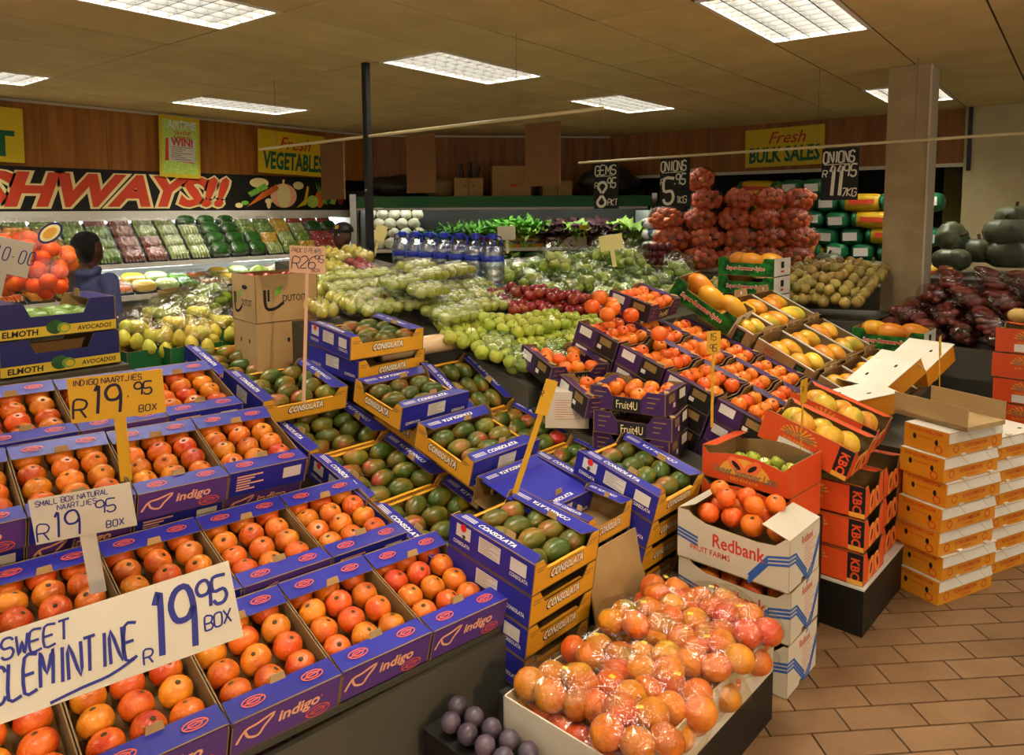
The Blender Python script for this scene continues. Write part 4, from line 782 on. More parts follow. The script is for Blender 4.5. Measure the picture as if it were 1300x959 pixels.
def fbag(me, n, lab, fl, cat, group, M, R=(.12, .1, .07), fm_='film_green', sc=1, rad=.038, sd=0):
    key = ('fb', fm_, R, sd % 3)
    if key not in _tc: _tc[key] = MB().ball((R[0]+.02, R[1]+.02, R[2]+.03), nu=16, nv=10, fn=lambda p: p*(1+.18*noise.noise(p*2+Vector((sd, 0, 0))))).mesh('film', fm_, True)
    t = thing('fruit_bag', lab, 'bag', M, group); ob('film', _tc[key], t, T(0, 0, R[2]))
    key = ('ff', me.name, n, R, sc, sd % 3)
    if key not in _tc:
        b = MB(); rnd = random.Random(sd)
        for q in range(n+3):
            a = 2*PI*q/(n-1)+rnd.uniform(-.2, .2); p = (R[0]*.7*math.cos(a), R[1]*.7*math.sin(a), R[2]*.5+.02*(q % 2)) if q < n-1 else (R[0]*.3*math.cos(q*1.6), R[1]*.35*math.sin(q*1.6), R[2]+.02)
            b.add([v.co for v in me.vertices], [list(f.vertices) for f in me.polygons], 0, T(*p) @ RZ(q) @ RX(q*1.3) @ SC(sc, sc, sc))
        _tc[key] = b.mesh('fruit', me.materials[0].name, True)
    ob('fruit', _tc[key], t)['kind'] = 'stuff'
k = 0
for i in range(7):
    for j in range(5):
        s, r = 3.78+.235*i+.1*(j % 2), -2.68-.235*j-.03*i
        if r < -3.9 or (s < 4.05 and r > -2.95): continue
        k += 1; fbag(APG, 7, 'green film bag of apples in the pile behind the red apples', 'green apple inside a film bag in the pile', 'apple', 'bagged green apples', flat(s, r, .985+.2*(-2.6-r), random.uniform(0, 3)), sd=k)
for i, (s_, r_, z_) in enumerate(((2.73, -2.44, .885), (2.86, -2.38, .87), (2.72, -2.62, .935), (2.97, -2.42, .88))): fbag(APG, 7, 'clear bag of green apples beside the roll of film', 'green apple in a clear bag', 'apple', 'bagged apples by the mangoes', flat(s_, r_, z_, i), (.1, .09, .06), sd=i)
deck('dark sloping table under the bagged apples', 4.06, 5.38, [(-2.56, 0), (-2.56, .965), (-4.2, 1.3), (-4.2, 0)]); deck('dark table beside the water bottles', 3.67, 4.05, [(-3.32, 0), (-3.32, 1.12), (-4.2, 1.3), (-4.2, 0)])
for i, (px, py, d) in enumerate(((800, 330, 5.6), (705, 335, 5.2), (860, 345, 5.8), (770, 322, 5.9))):
    p = at(px, py, d); fbag(APG, 7, 'bulging clear bag of pale apples before the green chiller', 'pale apple in a bulging bag before the chiller', 'apple', 'bulging apple bags', T(p.x, p.y, p.z-.07), (.13, .12, .1), sd=i)
# water bottles
prof = [(.03, 0), (.074, .006), (.08, .02), (.08, .05), (.076, .06), (.08, .07), (.08, .1), (.076, .11), (.08, .12), (.08, .16), (.072, .18), (.08, .2), (.08, .225), (.066, .262), (.04, .288), (.026, .298), (.026, .31)]
bot = MB().lathe(prof, 20).mesh('bottle_body', 'bottle_pet', True); wat = MB().lathe([(r*.95, z+.003) for r, z in prof[1:14]], 16).mesh('water', 'bottle_pet', True); cap = MB().lathe([(.031, 0), (.031, .03), (.027, .036)], 14).mesh('cap', 'bottle_cap'); hnd = MB().tube([(.06, 0, .27), (.055, 0, .325), (0, 0, .335), (-.055, 0, .325), (-.06, 0, .27)], .006, 6).mesh('handle', 'bottle_cap'); blb = MB().lathe([(.0815, .165), (.074, .18), (.0815, .2)], 20).mesh('label_band', 'bottle_label', True)
for i in range(7):
    s, r = 3.545-.012*i, -4.42+.172*i
    place([('bottle_body', bot), ('water', wat), ('cap', cap, T(0, 0, .31)), ('handle', hnd, RZ(.5)), ('label_band', blb)], 'water_bottle', 'large clear water bottle with blue cap standing behind the green apples', 'bottle', flat(s, r, 1.205, random.uniform(-.3, .3)), 'water bottles')
deck('dark plinth under the water bottles', 3.41, 3.65, [(-3.28, 0), (-3.28, 1.2), (-4.55, 1.2), (-4.55, 0)])
# roll of film, tan sheet
t = thing('film_roll', 'shiny roll of clear bags lying above the steep mango carton', 'roll', flat(2.46, -2.84, 1.0, .0)); ob('roll', MB().tube([(-.12, -.24, .0), (.02, .24, .02)], .05, 16).mesh('roll', 'foil', True), t); ob('core', MB().tube([(-.125, -.25, .0), (-.12, -.239, .0)], .018, 10).mesh('core', 'card_brown'), t); ob('loose_sheet', MB().add([(-.2, -.05, .04), (-.06, .2, .05), (-.12, .26, .09), (-.26, .0, .07)], [(0, 1, 2, 3)]).mesh('loose_sheet', 'film_clear'), t)
# stacked brown cartons with leaf logo
dut = text('DUTOIT', 'black_print', .13, .035, 0, .01); lf = MB().prism([(-.02, -.03), (.012, -.012), (.022, .03), (-.012, .012)], 0, .0008).mesh('leaf_print', 'leaf_green'); dsw = MB().stroke(smoothed([(-.05, .05), (-.045, -.04), (.0, -.05), (.05, -.02)]), .016).stroke([(-.03, .05), (-.03, -.01)], .012).mesh('print', 'black_print')
def dprint(sd, o): return [('lettering', dut, fm(sd, (o[0]+(.04 if 'y' in sd else 0), o[1]+(.04 if 'x' in sd else 0), o[2]))), ('print', dsw, fm(sd, (o[0]-(.07 if 'y' in sd else 0), o[1]-(.07 if 'x' in sd else 0), o[2]))), ('leaf_print', lf, fm(sd, (o[0]-(.05 if 'y' in sd else 0), o[1]-(.05 if 'x' in sd else 0), o[2]+.04)))]
c0 = P(1.811, -3.437, 0); RD = RZ(-TA-.1)
place(plain_kit(.3, .34, .245, 'card_tan', dprint('-y', (0, -.1708, .1))+dprint('+x', (.1508, 0, .12))+[('hand_hole', MB().prism(ellipse_pts(.035, .012, 12), 0, .0008).mesh('hand_hole', 'black_print'), fm('-y', (.02, -.1706, .18)))], closed=False), 'leaf_carton', 'tall brown apple carton with black print, upper of two', 'carton', T(c0.x, c0.y, 1.14) @ RD @ T(-.15, .17, 0), 'brown apple cartons')
place(plain_kit(.3, .34, .24, 'card_tan', holes=True), 'leaf_carton', 'plain brown carton underneath the black-printed apple carton', 'carton', T(c0.x, c0.y, .898) @ RD @ T(-.15, .17, 0), 'brown apple cartons')
for q in range(9): put(APR, TWIG, .027, 'red apple filling the tall brown carton', 'apple', 'apples in the tall brown carton', T(c0.x, c0.y, 1.345) @ RD @ T(-.15, .17, 0), (-.09+.09*(q % 3), -.1+.1*(q//3), 0), .6)
deck('dark table under the brown apple cartons', 1.8, 1.94, [(-3.42, 0), (-3.42, .895), (-3.8, .895), (-3.8, 0)])
# green crates of bagged pears
gcr = plain_kit(.36, .28, .13, 'green_crate', closed=False)
for i, (px, py, d) in enumerate(((180, 445, 3.95), (232, 440, 4.0), (262, 425, 4.25), (205, 425, 4.4))):
    p = at(px, py, d); M = T(p.x, p.y, p.z-.1) @ RZ(-TA); wh = ['beside the avocado cartons', 'beside the brown apple cartons', 'behind the brown apple cartons', 'behind the other green crates'][i]
    place(gcr, 'green_crate', f'green cardboard crate of bagged pears {wh}', 'crate', M, 'green crates')
    for q in range(3): fbag(PEAR, 7, f'clear bag of yellow green pears in the crate {wh}', f'pear in a clear bag in the crate {wh}', 'pear', f'pear bags in the crate {wh}', M @ T(-.1+.1*q, .04*(-1)**q, .07+.05*(q == 1)), (.12, .1, .09), 'film_bag', 1.05, sd=i*3+q)
for i, (px, py, d) in enumerate(((250, 385, 4.5), (215, 400, 4.3), (265, 370, 4.7))):
    p = at(px, py, d); fbag(APG, 7, 'wrinkled clear bag of green fruit heaped above the green crates', 'green fruit in a wrinkled clear bag', 'fruit', 'wrinkled fruit bags', T(p.x, p.y, p.z-.12), (.16, .14, .11), 'film_green', 1.1, sd=i)
p = at(220, 445, 4.2); solo('display_table', MB().box(-.4, .35, -.42, .22, 0, p.z-.17).mesh('display_table', 'grey_metal'), 'dark table under the green crates', 'table', T(p.x, p.y, 0) @ RZ(-TA))
place(plain_kit(.3, .36, .16, 'card_tan', holes=True, closed=False), 'slotted_carton', 'open brown slotted carton behind the bagged pears', 'carton', T(*(at(248, 372, 4.9)-Vector((0, 0, .12)))) @ RZ(-TA-.1) @ RX(.1))
# ================================================================== left chiller
t = thing('wall_chiller', 'long white open wall chiller under the black shop sign', 'chiller', T(-7.9, 4, 0))
def cpart(n, x0, x1, y0, y1, z0, z1, m): return ob(n, MB().box(x0+7.9, x1+7.9, y0-4, y1-4, z0, z1).mesh(n, m), t)
cpart('back_panel', -8.68, -8.64, 1.2, 6.55, .2, 1.72, 'chiller_white'); cpart('base', -8.64, -7.45, 1.2, 6.55, 0, .5, 'chiller_white'); cpart('canopy', -8.64, -7.86, 1.2, 6.55, 1.63, 1.73, 'white_metal')
cpart('shelf', -8.64, -7.52, 1.2, 6.4, 1.17, 1.195, 'chiller_white'); cpart('price_rail', -7.52, -7.5, 1.2, 6.4, 1.155, 1.205, 'shelf_edge'); cpart('shelf', -8.64, -7.42, 1.2, 6.4, .86, .885, 'chiller_white'); cpart('price_rail', -7.42, -7.4, 1.2, 6.4, .845, .895, 'shelf_edge')
cpart('end_panel', -8.64, -7.5, 6.42, 6.5, 0, 1.63, 'chiller_white'); cpart('end_trim', -7.5, -7.46, 6.4, 6.52, 0, 1.73, 'chrome')
for y in (1.4, 2.7, 4.0, 5.3): ob('light_tube', MB().tube([(-7.98+7.9, y-4, 1.615), (-7.98+7.9, y+1.15-4, 1.615)], .014, 8).mesh('light_tube', 'tube'), t)
for y in (2.7, 4.7): ob('light_tube', MB().tube([(-7.7+7.9, y-4, 1.15), (-7.7+7.9, y+1.5-4, 1.15)], .01, 8).mesh('light_tube', 'tube'), t)
PK = {}
def pack(kind, m):
    k = (kind, m)
    if k in PK: return PK[k]
    rnd = random.Random(m+kind); b = MB(); tr = MB().box(-.08, .08, -.11, .11, 0, .02).mesh('tray', 'tray_black')
    if kind == 'lump':
        for i in range(3):
            for j in range(4): b.ball((.032, .032, .03), (-.05+.05*i, -.08+.053*j, .042), 8, 5)
    elif kind == 'stick':
        for j in range(6): b.tube([(-.075, -.085+.034*j, .035), (0, -.085+.034*j, .045), (.075, -.085+.034*j, .04)], (.016, .017, .012), 6)
    else:
        b.ball((.085, .115, .055), (0, 0, .055), 12, 8, fn=lambda p: Vector([math.copysign(abs(c)**.7, c) for c in p])*(1+.1*noise.noise(p*3)))
    f = MB().ball((.085, .115, .06), (0, 0, .045), 14, 8, fn=lambda p: Vector([math.copysign(abs(c)**.5, c) for c in p])).mesh('wrap', 'film_clear', True)
    PK[k] = [('tray', tr), ('contents', b.mesh('contents', m, True)), ('wrap', f)]; return PK[k]
def kindof(y):
    if y < 2.75: return ('lump', 'pack_yellow', 'yellow fruit')
    if y < 3.5: return ('stick', 'pack_green', 'green beans') if int(y*6) % 3 else ('lump', 'pack_green', 'green sprouts')
    if y < 3.85: return ('stick', 'pack_red', 'dark red rhubarb')
    if y < 4.45: return ('stick', 'pack_celery', 'pale celery')
    if y < 5.05: return ('pillow', 'pack_dark', 'dark green cucumber')
    if y < 5.85: return [('lump', 'pack_green', 'green sprouts'), ('stick', 'pack_celery', 'pale celery'), ('lump', 'pack_yellow', 'yellow fruit')][int(y*9) % 3]
    return ('lump', 'pepper_red', 'red peppers') if int(y*9) % 2 else ('pillow', 'pack_dark', 'dark green cucumber')
y = 2.35
while y < 6.3:
    for tier in range(4):
        kd = kindof(y+.08*tier); M = T(-7.66-.1*tier, y, 1.245+.112*tier) @ RY(.95) @ T(0, 0, .03)
        place(pack(kd[0], kd[1]), 'vegetable_pack', f'film-wrapped pack of {kd[2]} on the upper shelf of the white chiller', 'pack', M, f'packs of {kd[2]}, upper shelf')
    y += .236
cpart('riser', -8.3, -7.86, 2.2, 6.4, 1.196, 1.27, 'chiller_white'); cpart('riser', -8.3, -8.0, 2.2, 6.4, 1.27, 1.4, 'chiller_white')
y = 2.4
while y < 6.3:
    kd = [('pillow', 'pack_celery', 'pale leeks'), ('stick', 'pack_green', 'green beans'), ('stick', 'carrot', 'orange carrots'), ('pillow', 'pack_yellow', 'yellow peppers')][int(y*4.3) % 4]
    for tier in range(2): place(pack(kd[0], kd[1]), 'vegetable_pack', f'film-wrapped pack of {kd[2]} on the lower shelf of the white chiller', 'pack', T(-7.58-.24*tier, y, .886+.06*tier) @ RY(.3) @ T(0, 0, .03), f'packs of {kd[2]}, lower shelf')
    y += .24
for i, (y, m) in enumerate(((4.9, 'leaf_light'), (5.15, 'veg_white'), (5.4, 'pack_celery'), (5.65, 'leaf_light'), (5.9, 'leaf_green'))): solo('cabbage', MB().ball((.11, .11, .1), nu=14, nv=9, fn=lump(i, .12)).mesh('cabbage', m, True), 'pale round cabbage on the lower chiller shelf by the end panel', 'cabbage', T(-7.5, y, 1.0), 'cabbages on the lower shelf')
# ================================================================== diagonal green chiller
dx = Vector((1, 1, 0)).normalized(); MD = basis(dx, Vector((-1, 1, 0)).normalized(), (0, 0, 1), (-7.5, 6.3, 0)); DL = 4.07
g = thing('green_chiller', 'open chiller with a green fascia across the corner', 'chiller', MD)
def gpart(n, x0, x1, y0, y1, z0, z1, m): return ob(n, MB().box(x0, x1, y0, y1, z0, z1).mesh(n, m), g)
gpart('fascia', .05, DL-.05, 0, .04, 1.755, 1.9, 'green_fascia'); gpart('top', .05, DL-.05, .04, .8, 1.88, 1.9, 'grey_metal'); gpart('light_rail', .05, DL-.1, .03, .06, 1.72, 1.75, 'shelf_edge'); gpart('back_panel', 0, DL, .78, .8, .3, 1.88, 'chiller_back'); gpart('base', 0, DL, .1, .78, 0, .45, 'grey_metal')
gpart('shelf', .05, DL-.05, .12, .78, 1.17, 1.195, 'chiller_white'); gpart('price_rail', .05, DL-.05, .1, .12, 1.16, 1.205, 'shelf_edge'); gpart('shelf', .05, DL-.05, .0, .78, .85, .88, 'chiller_back'); gpart('end_panel', -.03, .05, 0, .78, 0, 1.9, 'chiller_back'); gpart('end_trim', -.03, .05, -.02, 0, 0, 1.93, 'chrome'); gpart('end_panel', DL-.05, DL, .15, .78, 0, 1.7, 'white_metal'); gpart('end_trim', DL-.06, DL+.01, .13, .15, .5, 1.6, 'chrome'); gpart('end_trim', DL-.06, DL+.01, -.02, .0, 1.72, 1.93, 'chrome')
ob('end_bracket', MB().prism([(0, 1.75), (.04, 1.72), (.17, 1.58), (.14, 1.58), (0, 1.69)], 0, .05, 0, basis((0, 1, 0), (0, 0, 1), (1, 0, 0), (DL-.06, 0, 0))).mesh('end_bracket', 'white_metal'), g)
for x in (.2, 1.5, 2.8): ob('light_tube', MB().tube([(x, .2, 1.85), (x+1.1, .2, 1.85)], .014, 8).mesh('light_tube', 'tube'), g)
def leafy(n, ln, wd, up, m, sd):
    b = MB(); rnd = random.Random(sd)
    for i in range(n):
        a = rnd.uniform(0, 2*PI); el = rnd.uniform(*up); L_ = ln*rnd.uniform(.7, 1.1); v = []; K = 4
        for k in range(K+1):
            f = k/K; e = el-f*.7; q = f*L_; c = Vector((math.cos(a)*math.cos(e)*q, math.sin(a)*math.cos(e)*q, math.sin(e)*q+.02)); sd_ = Vector((-math.sin(a), math.cos(a), 0))*wd*math.sin(PI*min(1, .15+f*.8))
            ru = .018*math.sin(k*2.3+i); v += [c+sd_+Vector((0, 0, ru)), c+Vector((0, 0, -.012)), c-sd_+Vector((0, 0, -ru))]
        F = []
        for k in range(K): o = 3*k; F += [(o, o+1, o+4, o+3), (o+1, o+2, o+5, o+4)]
        b.add(v, F)
    return b.mesh('leaves', m, True)
LF = {k: [leafy(n, l, w_, u_, m, s) for s in range(2)] for k, (n, l, w_, u_, m) in dict(let=(34, .2, .06, (.5, 1.5), 'leaf_light'), pur=(34, .19, .06, (.4, 1.4), 'leaf_purple'), par=(46, .22, .02, (.7, 1.5), 'leaf_green'), drk=(40, .22, .025, (.6, 1.5), 'leaf_dark')).items()}
HEART = MB().ball((.05, .05, .06), (0, 0, .05), 10, 7).mesh('heart', 'leaf_light', True)
def head(k, lab, x, y, z, group, sc=1):
    t = thing('leafy_head', lab, 'vegetable', MD @ T(x, y, z) @ RX(.35) @ RZ(random.uniform(0, 6)) @ SC(sc*1.35, sc*1.35, sc*1.5), group); ob('leaves', random.choice(LF[k]), t); ob('heart', HEART, t)
for i in range(6):
    head('drk', 'bunch of dark leafy greens on the green chiller shelf', .95+.13*i, .3+.06*(i % 2), 1.2, 'dark greens'); head('par', 'bunch of bright parsley on the green chiller shelf', 1.3+.13*i, .38, 1.26, 'parsley bunches')
for i in range(4): head('let', 'light green lettuce behind the purple and orange box', 2.05+.13*i, .34, 1.28, 'green lettuces'); head('par', 'bunch of bright celery leaves behind the orange box', 2.08+.12*i, .42, 1.34, 'celery leaves')
for i in range(6): head('pur' if i != 3 else 'let', 'dark red leaf lettuce above the white slotted box' if i != 3 else 'light green lettuce between the red leaf lettuces', 2.6+.14*i, .32, 1.29, 'red leaf lettuces' if i != 3 else None); head('pur', 'dark red leaf lettuce at the back of the chiller shelf', 2.65+.16*i, .5, 1.36, 'rear red lettuces')
for i in range(4): head('pur' if i < 2 else 'let', 'dark red leaf lettuce by the end of the green chiller' if i < 2 else 'bright green lettuce by the end of the green chiller', 3.42+.14*i, .34, 1.28, 'end red lettuces' if i < 2 else 'end green lettuces', 1.1)
for i in range(22): solo('cauliflower', MB().ball((.085, .085, .075), nu=12, nv=8, fn=lump(i, .2)).mesh('cauliflower', 'veg_white', True) if i == 0 else bpy.data.meshes['cauliflower'], 'pale cauliflower stacked at the dark end of the green chiller', 'cauliflower', MD @ T(.15+.16*(i % 5)+.05*((i//5) % 2), .3+.04*(i//5), 1.28+.13*(i//5)) @ RZ(i), 'cauliflowers')
for i in range(4): solo('red_pepper', fruit('red_pepper', 'pepper_red', (.05, .05, .06), lump(i, .2), 10, 7) if i == 0 else bpy.data.meshes['red_pepper'], 'shiny red pepper among the parsley on the green chiller', 'pepper', MD @ T(1.62+.07*i, .2, 1.3+.03*(i % 2)), 'red peppers')
place(plain_kit(.5, .3, .13, 'yellow_print', [('print', rect('violet', .44, .05), fm('-y', (0, -.1508, .08)))]), 'lettuce_box', 'orange and purple lettuce box on the green chiller shelf', 'box', MD @ T(2.28, .3, 1.197)); place(plain_kit(.56, .3, .14, 'white_card', [('lettering', text('Fresh Produce', 'logo_grey', .3, .02, 0, 0), fm('-y', (0, -.1508, .025)))], holes=True), 'lettuce_box', 'white slotted lettuce box on the green chiller shelf', 'box', MD @ T(2.86, .3, 1.197)); place(plain_kit(.5, .3, .14, 'white_card', holes=True), 'lettuce_box', 'white lettuce box at the end of the green chiller', 'box', MD @ T(3.52, .3, 1.197))
for i in range(9): head(['let', 'drk', 'pur'][i % 3], ['light green cabbage leaves on the lower shelf of the green chiller', 'dark green bunch on the lower shelf of the green chiller', 'purple leaf bunch on the lower shelf of the green chiller'][i % 3], 2.0+.2*i, .2, .9, f'lower shelf greens {["light", "dark", "purple"][i % 3]}')
# stored cartons above the green chiller
for x, wd, h, lab, hl in ((1.52, .38, .24, 'brown carton with two hand holes stored above the green chiller', 1), (2.1, .52, .4, 'large brown carton with red stamp stored above the green chiller', 0), (2.72, .4, .2, 'low brown carton stored above the green chiller', 0)):
    place(plain_kit(wd, .35, h, 'card_brown', [('print', rect('red_print', .1, .03), fm('-y', (.02, -.1756, h*.35)))] if h > .3 else [('tape', rect('card_inner', .02, h), fm('-y', (0, -.1756, h/2)))], holes=bool(hl)), 'stored_carton', lab, 'carton', MD @ T(x, .25, 1.901))
for x, r, m, lab in ((.55, .22, 'bag_dark', 'dark bulging sack stored above the green chiller'), (1.15, .18, 'tan_print', 'brown sack stored above the green chiller'), (3.5, .3, 'bag_dark', 'long dark sack stored at the end of the green chiller')): solo('stored_sack', MB().ball((r*1.5, .2, r*.7), nu=14, nv=9, fn=lump(x, .3)).mesh('stored_sack', m, True), lab, 'sack', MD @ T(x, .35, 1.9+r*.66))
t = thing('tied_bundle', 'bundle of dark sticks standing in the stored brown carton', 'bundle', MD @ T(1.55, .28, 2.14)); ob('sticks', MB().tube([(-.1, 0, 0), (-.12, .02, .2)], .025).tube([(0, 0, 0), (.01, .02, .22)], .03).tube([(.09, 0, 0), (.13, .01, .17)], .025).mesh('sticks', 'bag_dark'), t)
# ================================================================== onions, sweet potatoes, pumpkins, potatoes
blk = lambda n, lab, x0, x1, y0, y1, z1, m='grey_metal': solo(n, MB().box(x0, x1, y0, y1, 0, z1).mesh(n, m), lab, 'table')
blk('display_table', 'dark table under the red onion nets', -3.3, -1.95, 6.42, 7.7, 1.1)
for c, (px, col) in enumerate(((850, 3), (893, 5), (935, 4), (975, 4), (1012, 4))):
    for k in range(col):
        p = at(px+(4 if k % 2 else -4), 332-25*k, 7.0+.05*k); netbag('onion_net', f'red net bag of onions, {["at the foot", "second up", "third up", "fourth up", "at the top"][k]} of {["the first", "the tallest", "the middle", "the fourth", "the last"][c]} pile before the potato sacks', 'net bag', T(p.x, p.y, p.z-.1) @ RZ(.6+.3*k), .036, 34, 'onion_red', 'net_red', (.165, .12, .092), 'red onion nets', sd=c*7+k)
OZ = lambda s, r: .95+.32*(s-5.25)-.12*abs(r+1.95)
ON = fruit('onion', 'onion_skin', (.037, .037, .035), lambda p: Vector((p.x, p.y, p.z+(.25 if p.z > .9 else 0))), 12, 8)
mound(ON, None, 0, 'loose brown onion in the big heap behind the papaya trays', 'onion', 'loose brown onions', [(5.45, -2.85), (5.45, -1.66), (6.15, -1.68), (6.3, -2.3), (6.1, -3.1), (5.6, -3.1)], OZ, .082, 200, 1.1, .03)
mound(ON, None, 0, 'loose brown onion lying on the crest of the onion heap', 'onion', 'upper brown onions', [(5.5, -2.4), (5.5, -1.75), (5.9, -1.75), (6.1, -2.2)], lambda s, r: OZ(s, r)+.06, .1, 80, 1.1, .04)
deck('dark sloping table under the loose onions', 5.44, 6.2, [(-1.64, 0), (-1.64, .9), (-3.12, .82), (-3.12, 0)])
for q in range(14): put(fruit('red_onion', 'onion_purple', (.045, .045, .042), None, 12, 8) if q == 0 else bpy.data.meshes['red_onion'], None, 0, 'glossy purple onion beside the red onion nets', 'onion', 'purple onions', T(*at(822+9*(q % 5), 332-9*(q//5), 6.8)), (0, 0, 0), .5)
blk('display_table', 'dark table under the purple onions', -3.45, -2.95, 5.95, 6.4, 1.12)
tub = MB()
for i in range(7):
    a = i*.9; tub.ball((.075, .032, .03), (0, 0, 0), 10, 7, M=T(.035*math.cos(a*2.1), .045*math.sin(a*1.7), .03+.035*(i % 3)) @ RZ(.35*math.sin(i*2.1)) @ RY(.15*math.cos(i)))
tub = tub.mesh('tubers', 'tuber', True); tfilm = MB().ball((.125, .095, .075), (0, 0, .06), 16, 10, fn=lump(4, .2)).mesh('film', 'film_purple', True); k = 0
for lay in range(4):
    for i in range(6-lay):
        for j in range(4-lay if lay < 3 else 1):
            x, y = -1.0+.2*i+.1*lay, 5.56+.19*j+.1*lay
            if x > .05: continue
            t = thing('tuber_bag', 'clear bag of dark purple sweet potatoes heaped on the steel table' if lay < 3 else 'clear bag of purple sweet potatoes crowning the heap', 'bag', T(x+random.uniform(-.03, .03), y+random.uniform(-.03, .03), .79+.115*lay+random.uniform(0, .03)) @ RZ(random.uniform(-1.5, 1.5)) @ RX(random.uniform(-.25, .35)) @ RY(random.uniform(-.3, .3)), 'bagged sweet potatoes' if lay < 3 else 'topmost sweet potatoes'); o = ob('tubers', tub, t); o['kind'] = 'stuff'; ob('film', tfilm, t)
            if (i+j) % 3 == 0: ob('sticker', stk, t, T(0, 0, .137) @ SC(1.6, 1.6, 1))
t = thing('steel_table', 'dark steel table carrying the bagged sweet potatoes', 'table', T(-.4, 5.9, 0)); ob('top', MB().box(-.68, .65, -.42, .42, .74, .78).mesh('top', 'grey_metal'), t); ob('lip', MB().box(-.68, .65, -.44, -.42, .6, .8).mesh('lip', 'grey_metal'), t)
for x in (-.63, .6):
    for y in (-.38, .38): ob('leg', MB().box(x-.03, x+.03, y-.03, y+.03, 0, .74).mesh('leg', 'grey_metal'), t)
def pumpkin(m): return MB().lathe([(.02, -.115), (.11, -.11), (.17, -.07), (.195, 0), (.175, .07), (.11, .11), (.03, .1), (.01, .09)], 30, fn=lambda a, z: 1-.13*abs(math.cos(a*5))**3).mesh('pumpkin', m, True)
PU = pumpkin('pumpkin_skin'); PU2 = pumpkin('pumpkin_tan'); PST = MB().tube([(0, 0, .085), (.01, 0, .12), (.03, 0, .15)], (.02, .014, .016), 7).mesh('stem', 'stem')
for i, (px, py, d, lab, m, sc) in enumerate(((1208, 330, 6.6, 'grey green pumpkin lowest beside the square column', PU, .85), (1210, 303, 6.75, 'grey green pumpkin on its side behind the column pumpkin', PU, .85), (1243, 318, 6.7, 'grey green pumpkin in the middle of the pumpkin heap', PU, .95), (1282, 322, 6.5, 'large grey pumpkin on the bottom of the tallest pumpkin pile', PU, 1.1), (1280, 295, 6.5, 'large grey pumpkin in the middle of the tallest pumpkin pile', PU, 1.05), (1290, 276, 6.6, 'dark glossy pumpkin on top of the tallest pile', PU, .9),
    (1052, 332, 7.5, 'small dark pumpkin beside the last onion net', PU, .75), (1068, 345, 7.2, 'tan and green pumpkin below the potato sacks', PU2, .8), (1108, 345, 7.3, 'round grey pumpkin next to the square column', PU, .9))):
    p = at(px, py, d); o = solo('pumpkin', m, lab, 'pumpkin', T(p.x, p.y, p.z) @ RZ(i) @ (RX(1.2) if i == 1 else RX(0)) @ SC(sc, sc, sc), 'pumpkins'); ob('stem', PST, o)
blk('display_table', 'grey table under the pumpkin heap', -1.05, .4, 7.15, 8.4, 1.1); blk('display_table', 'dark table under the pumpkins by the column', -1.95, -1.25, 6.95, 8.2, 1.02)
pil = lambda m, l, wd, h: MB().ball((l/2, wd/2, h/2), nu=14, nv=9, fn=lambda p: Vector([math.copysign(abs(c)**.6, c) for c in p])*(1+.06*noise.noise(p*2.5))).mesh('bag', m, True)
PB = pil('potato_yellow', .5, .34, .2); PBE = pil('potato_green', .26, .34, .2); band = MB().lathe([(.19, -.05), (.2, 0), (.19, .05)], 14).mesh('band', 'potato_green', True); plab = rect('label_white', .15, .09); ylab = rect('sign_red', .26, .05); k = 0
for row in range(6):
    x = -3.5+(.12 if row % 2 else 0)
    while x < -1.35:
        lg = (k*7+row*3) % 3 == 0; z = .92+.185*row; k += 1
        if not (row == 5 and x > -2.5):
            t = thing('potato_sack', ('yellow potato sack lying lengthwise in the wall of sacks' if lg else 'green ended potato sack facing out in the wall of sacks'), 'sack', T(x+(.25 if lg else .13), 9.0+random.uniform(-.04, .04), z+.1) @ RX(random.uniform(-.1, .1)) @ RY(random.uniform(-.06, .06)), 'yellow potato sacks' if lg else 'green ended potato sacks')
            ob('bag', PB if lg else PBE, t); ob('print' if lg else 'label', ylab if lg else plab, t, fm('-y', (0, -.176, .0)))
            if lg:
                for sx in (-1, 1): ob('band', band, t, T(sx*.2, 0, 0) @ RY(PI/2) @ SC(.5, .92, .5))
        x += .5 if lg else .27
blk('display_table', 'dark pallet table under the potato sacks', -4.4, -1.3, 8.75, 9.4, .92)
for row in range(5):
    for i in range(2): solo('dark_sack', pil('bag_dark', .38, .34, .2) if row+i == 0 else bpy.data.objects['dark_sack'].data, 'dark sack stacked beside the potato sacks', 'sack', T(-4.25+.4*i, 9.05, 1.02+.185*row), 'dark sacks')
for row in range(4): p = at(838, 313-14*row, 8.0); solo('salad_bag', pil('bag_white', .4, .25, .13) if row == 0 else bpy.data.objects['salad_bag'].data, 'white printed bag stacked at the end of the green chiller', 'bag', T(p.x, p.y, 1.18+.125*row), 'white printed bags')
p = at(838, 313, 8.0); blk('display_table', 'dark stand under the white printed bags', p.x-.2, p.x+.2, p.y-.13, p.y+.13, 1.11)
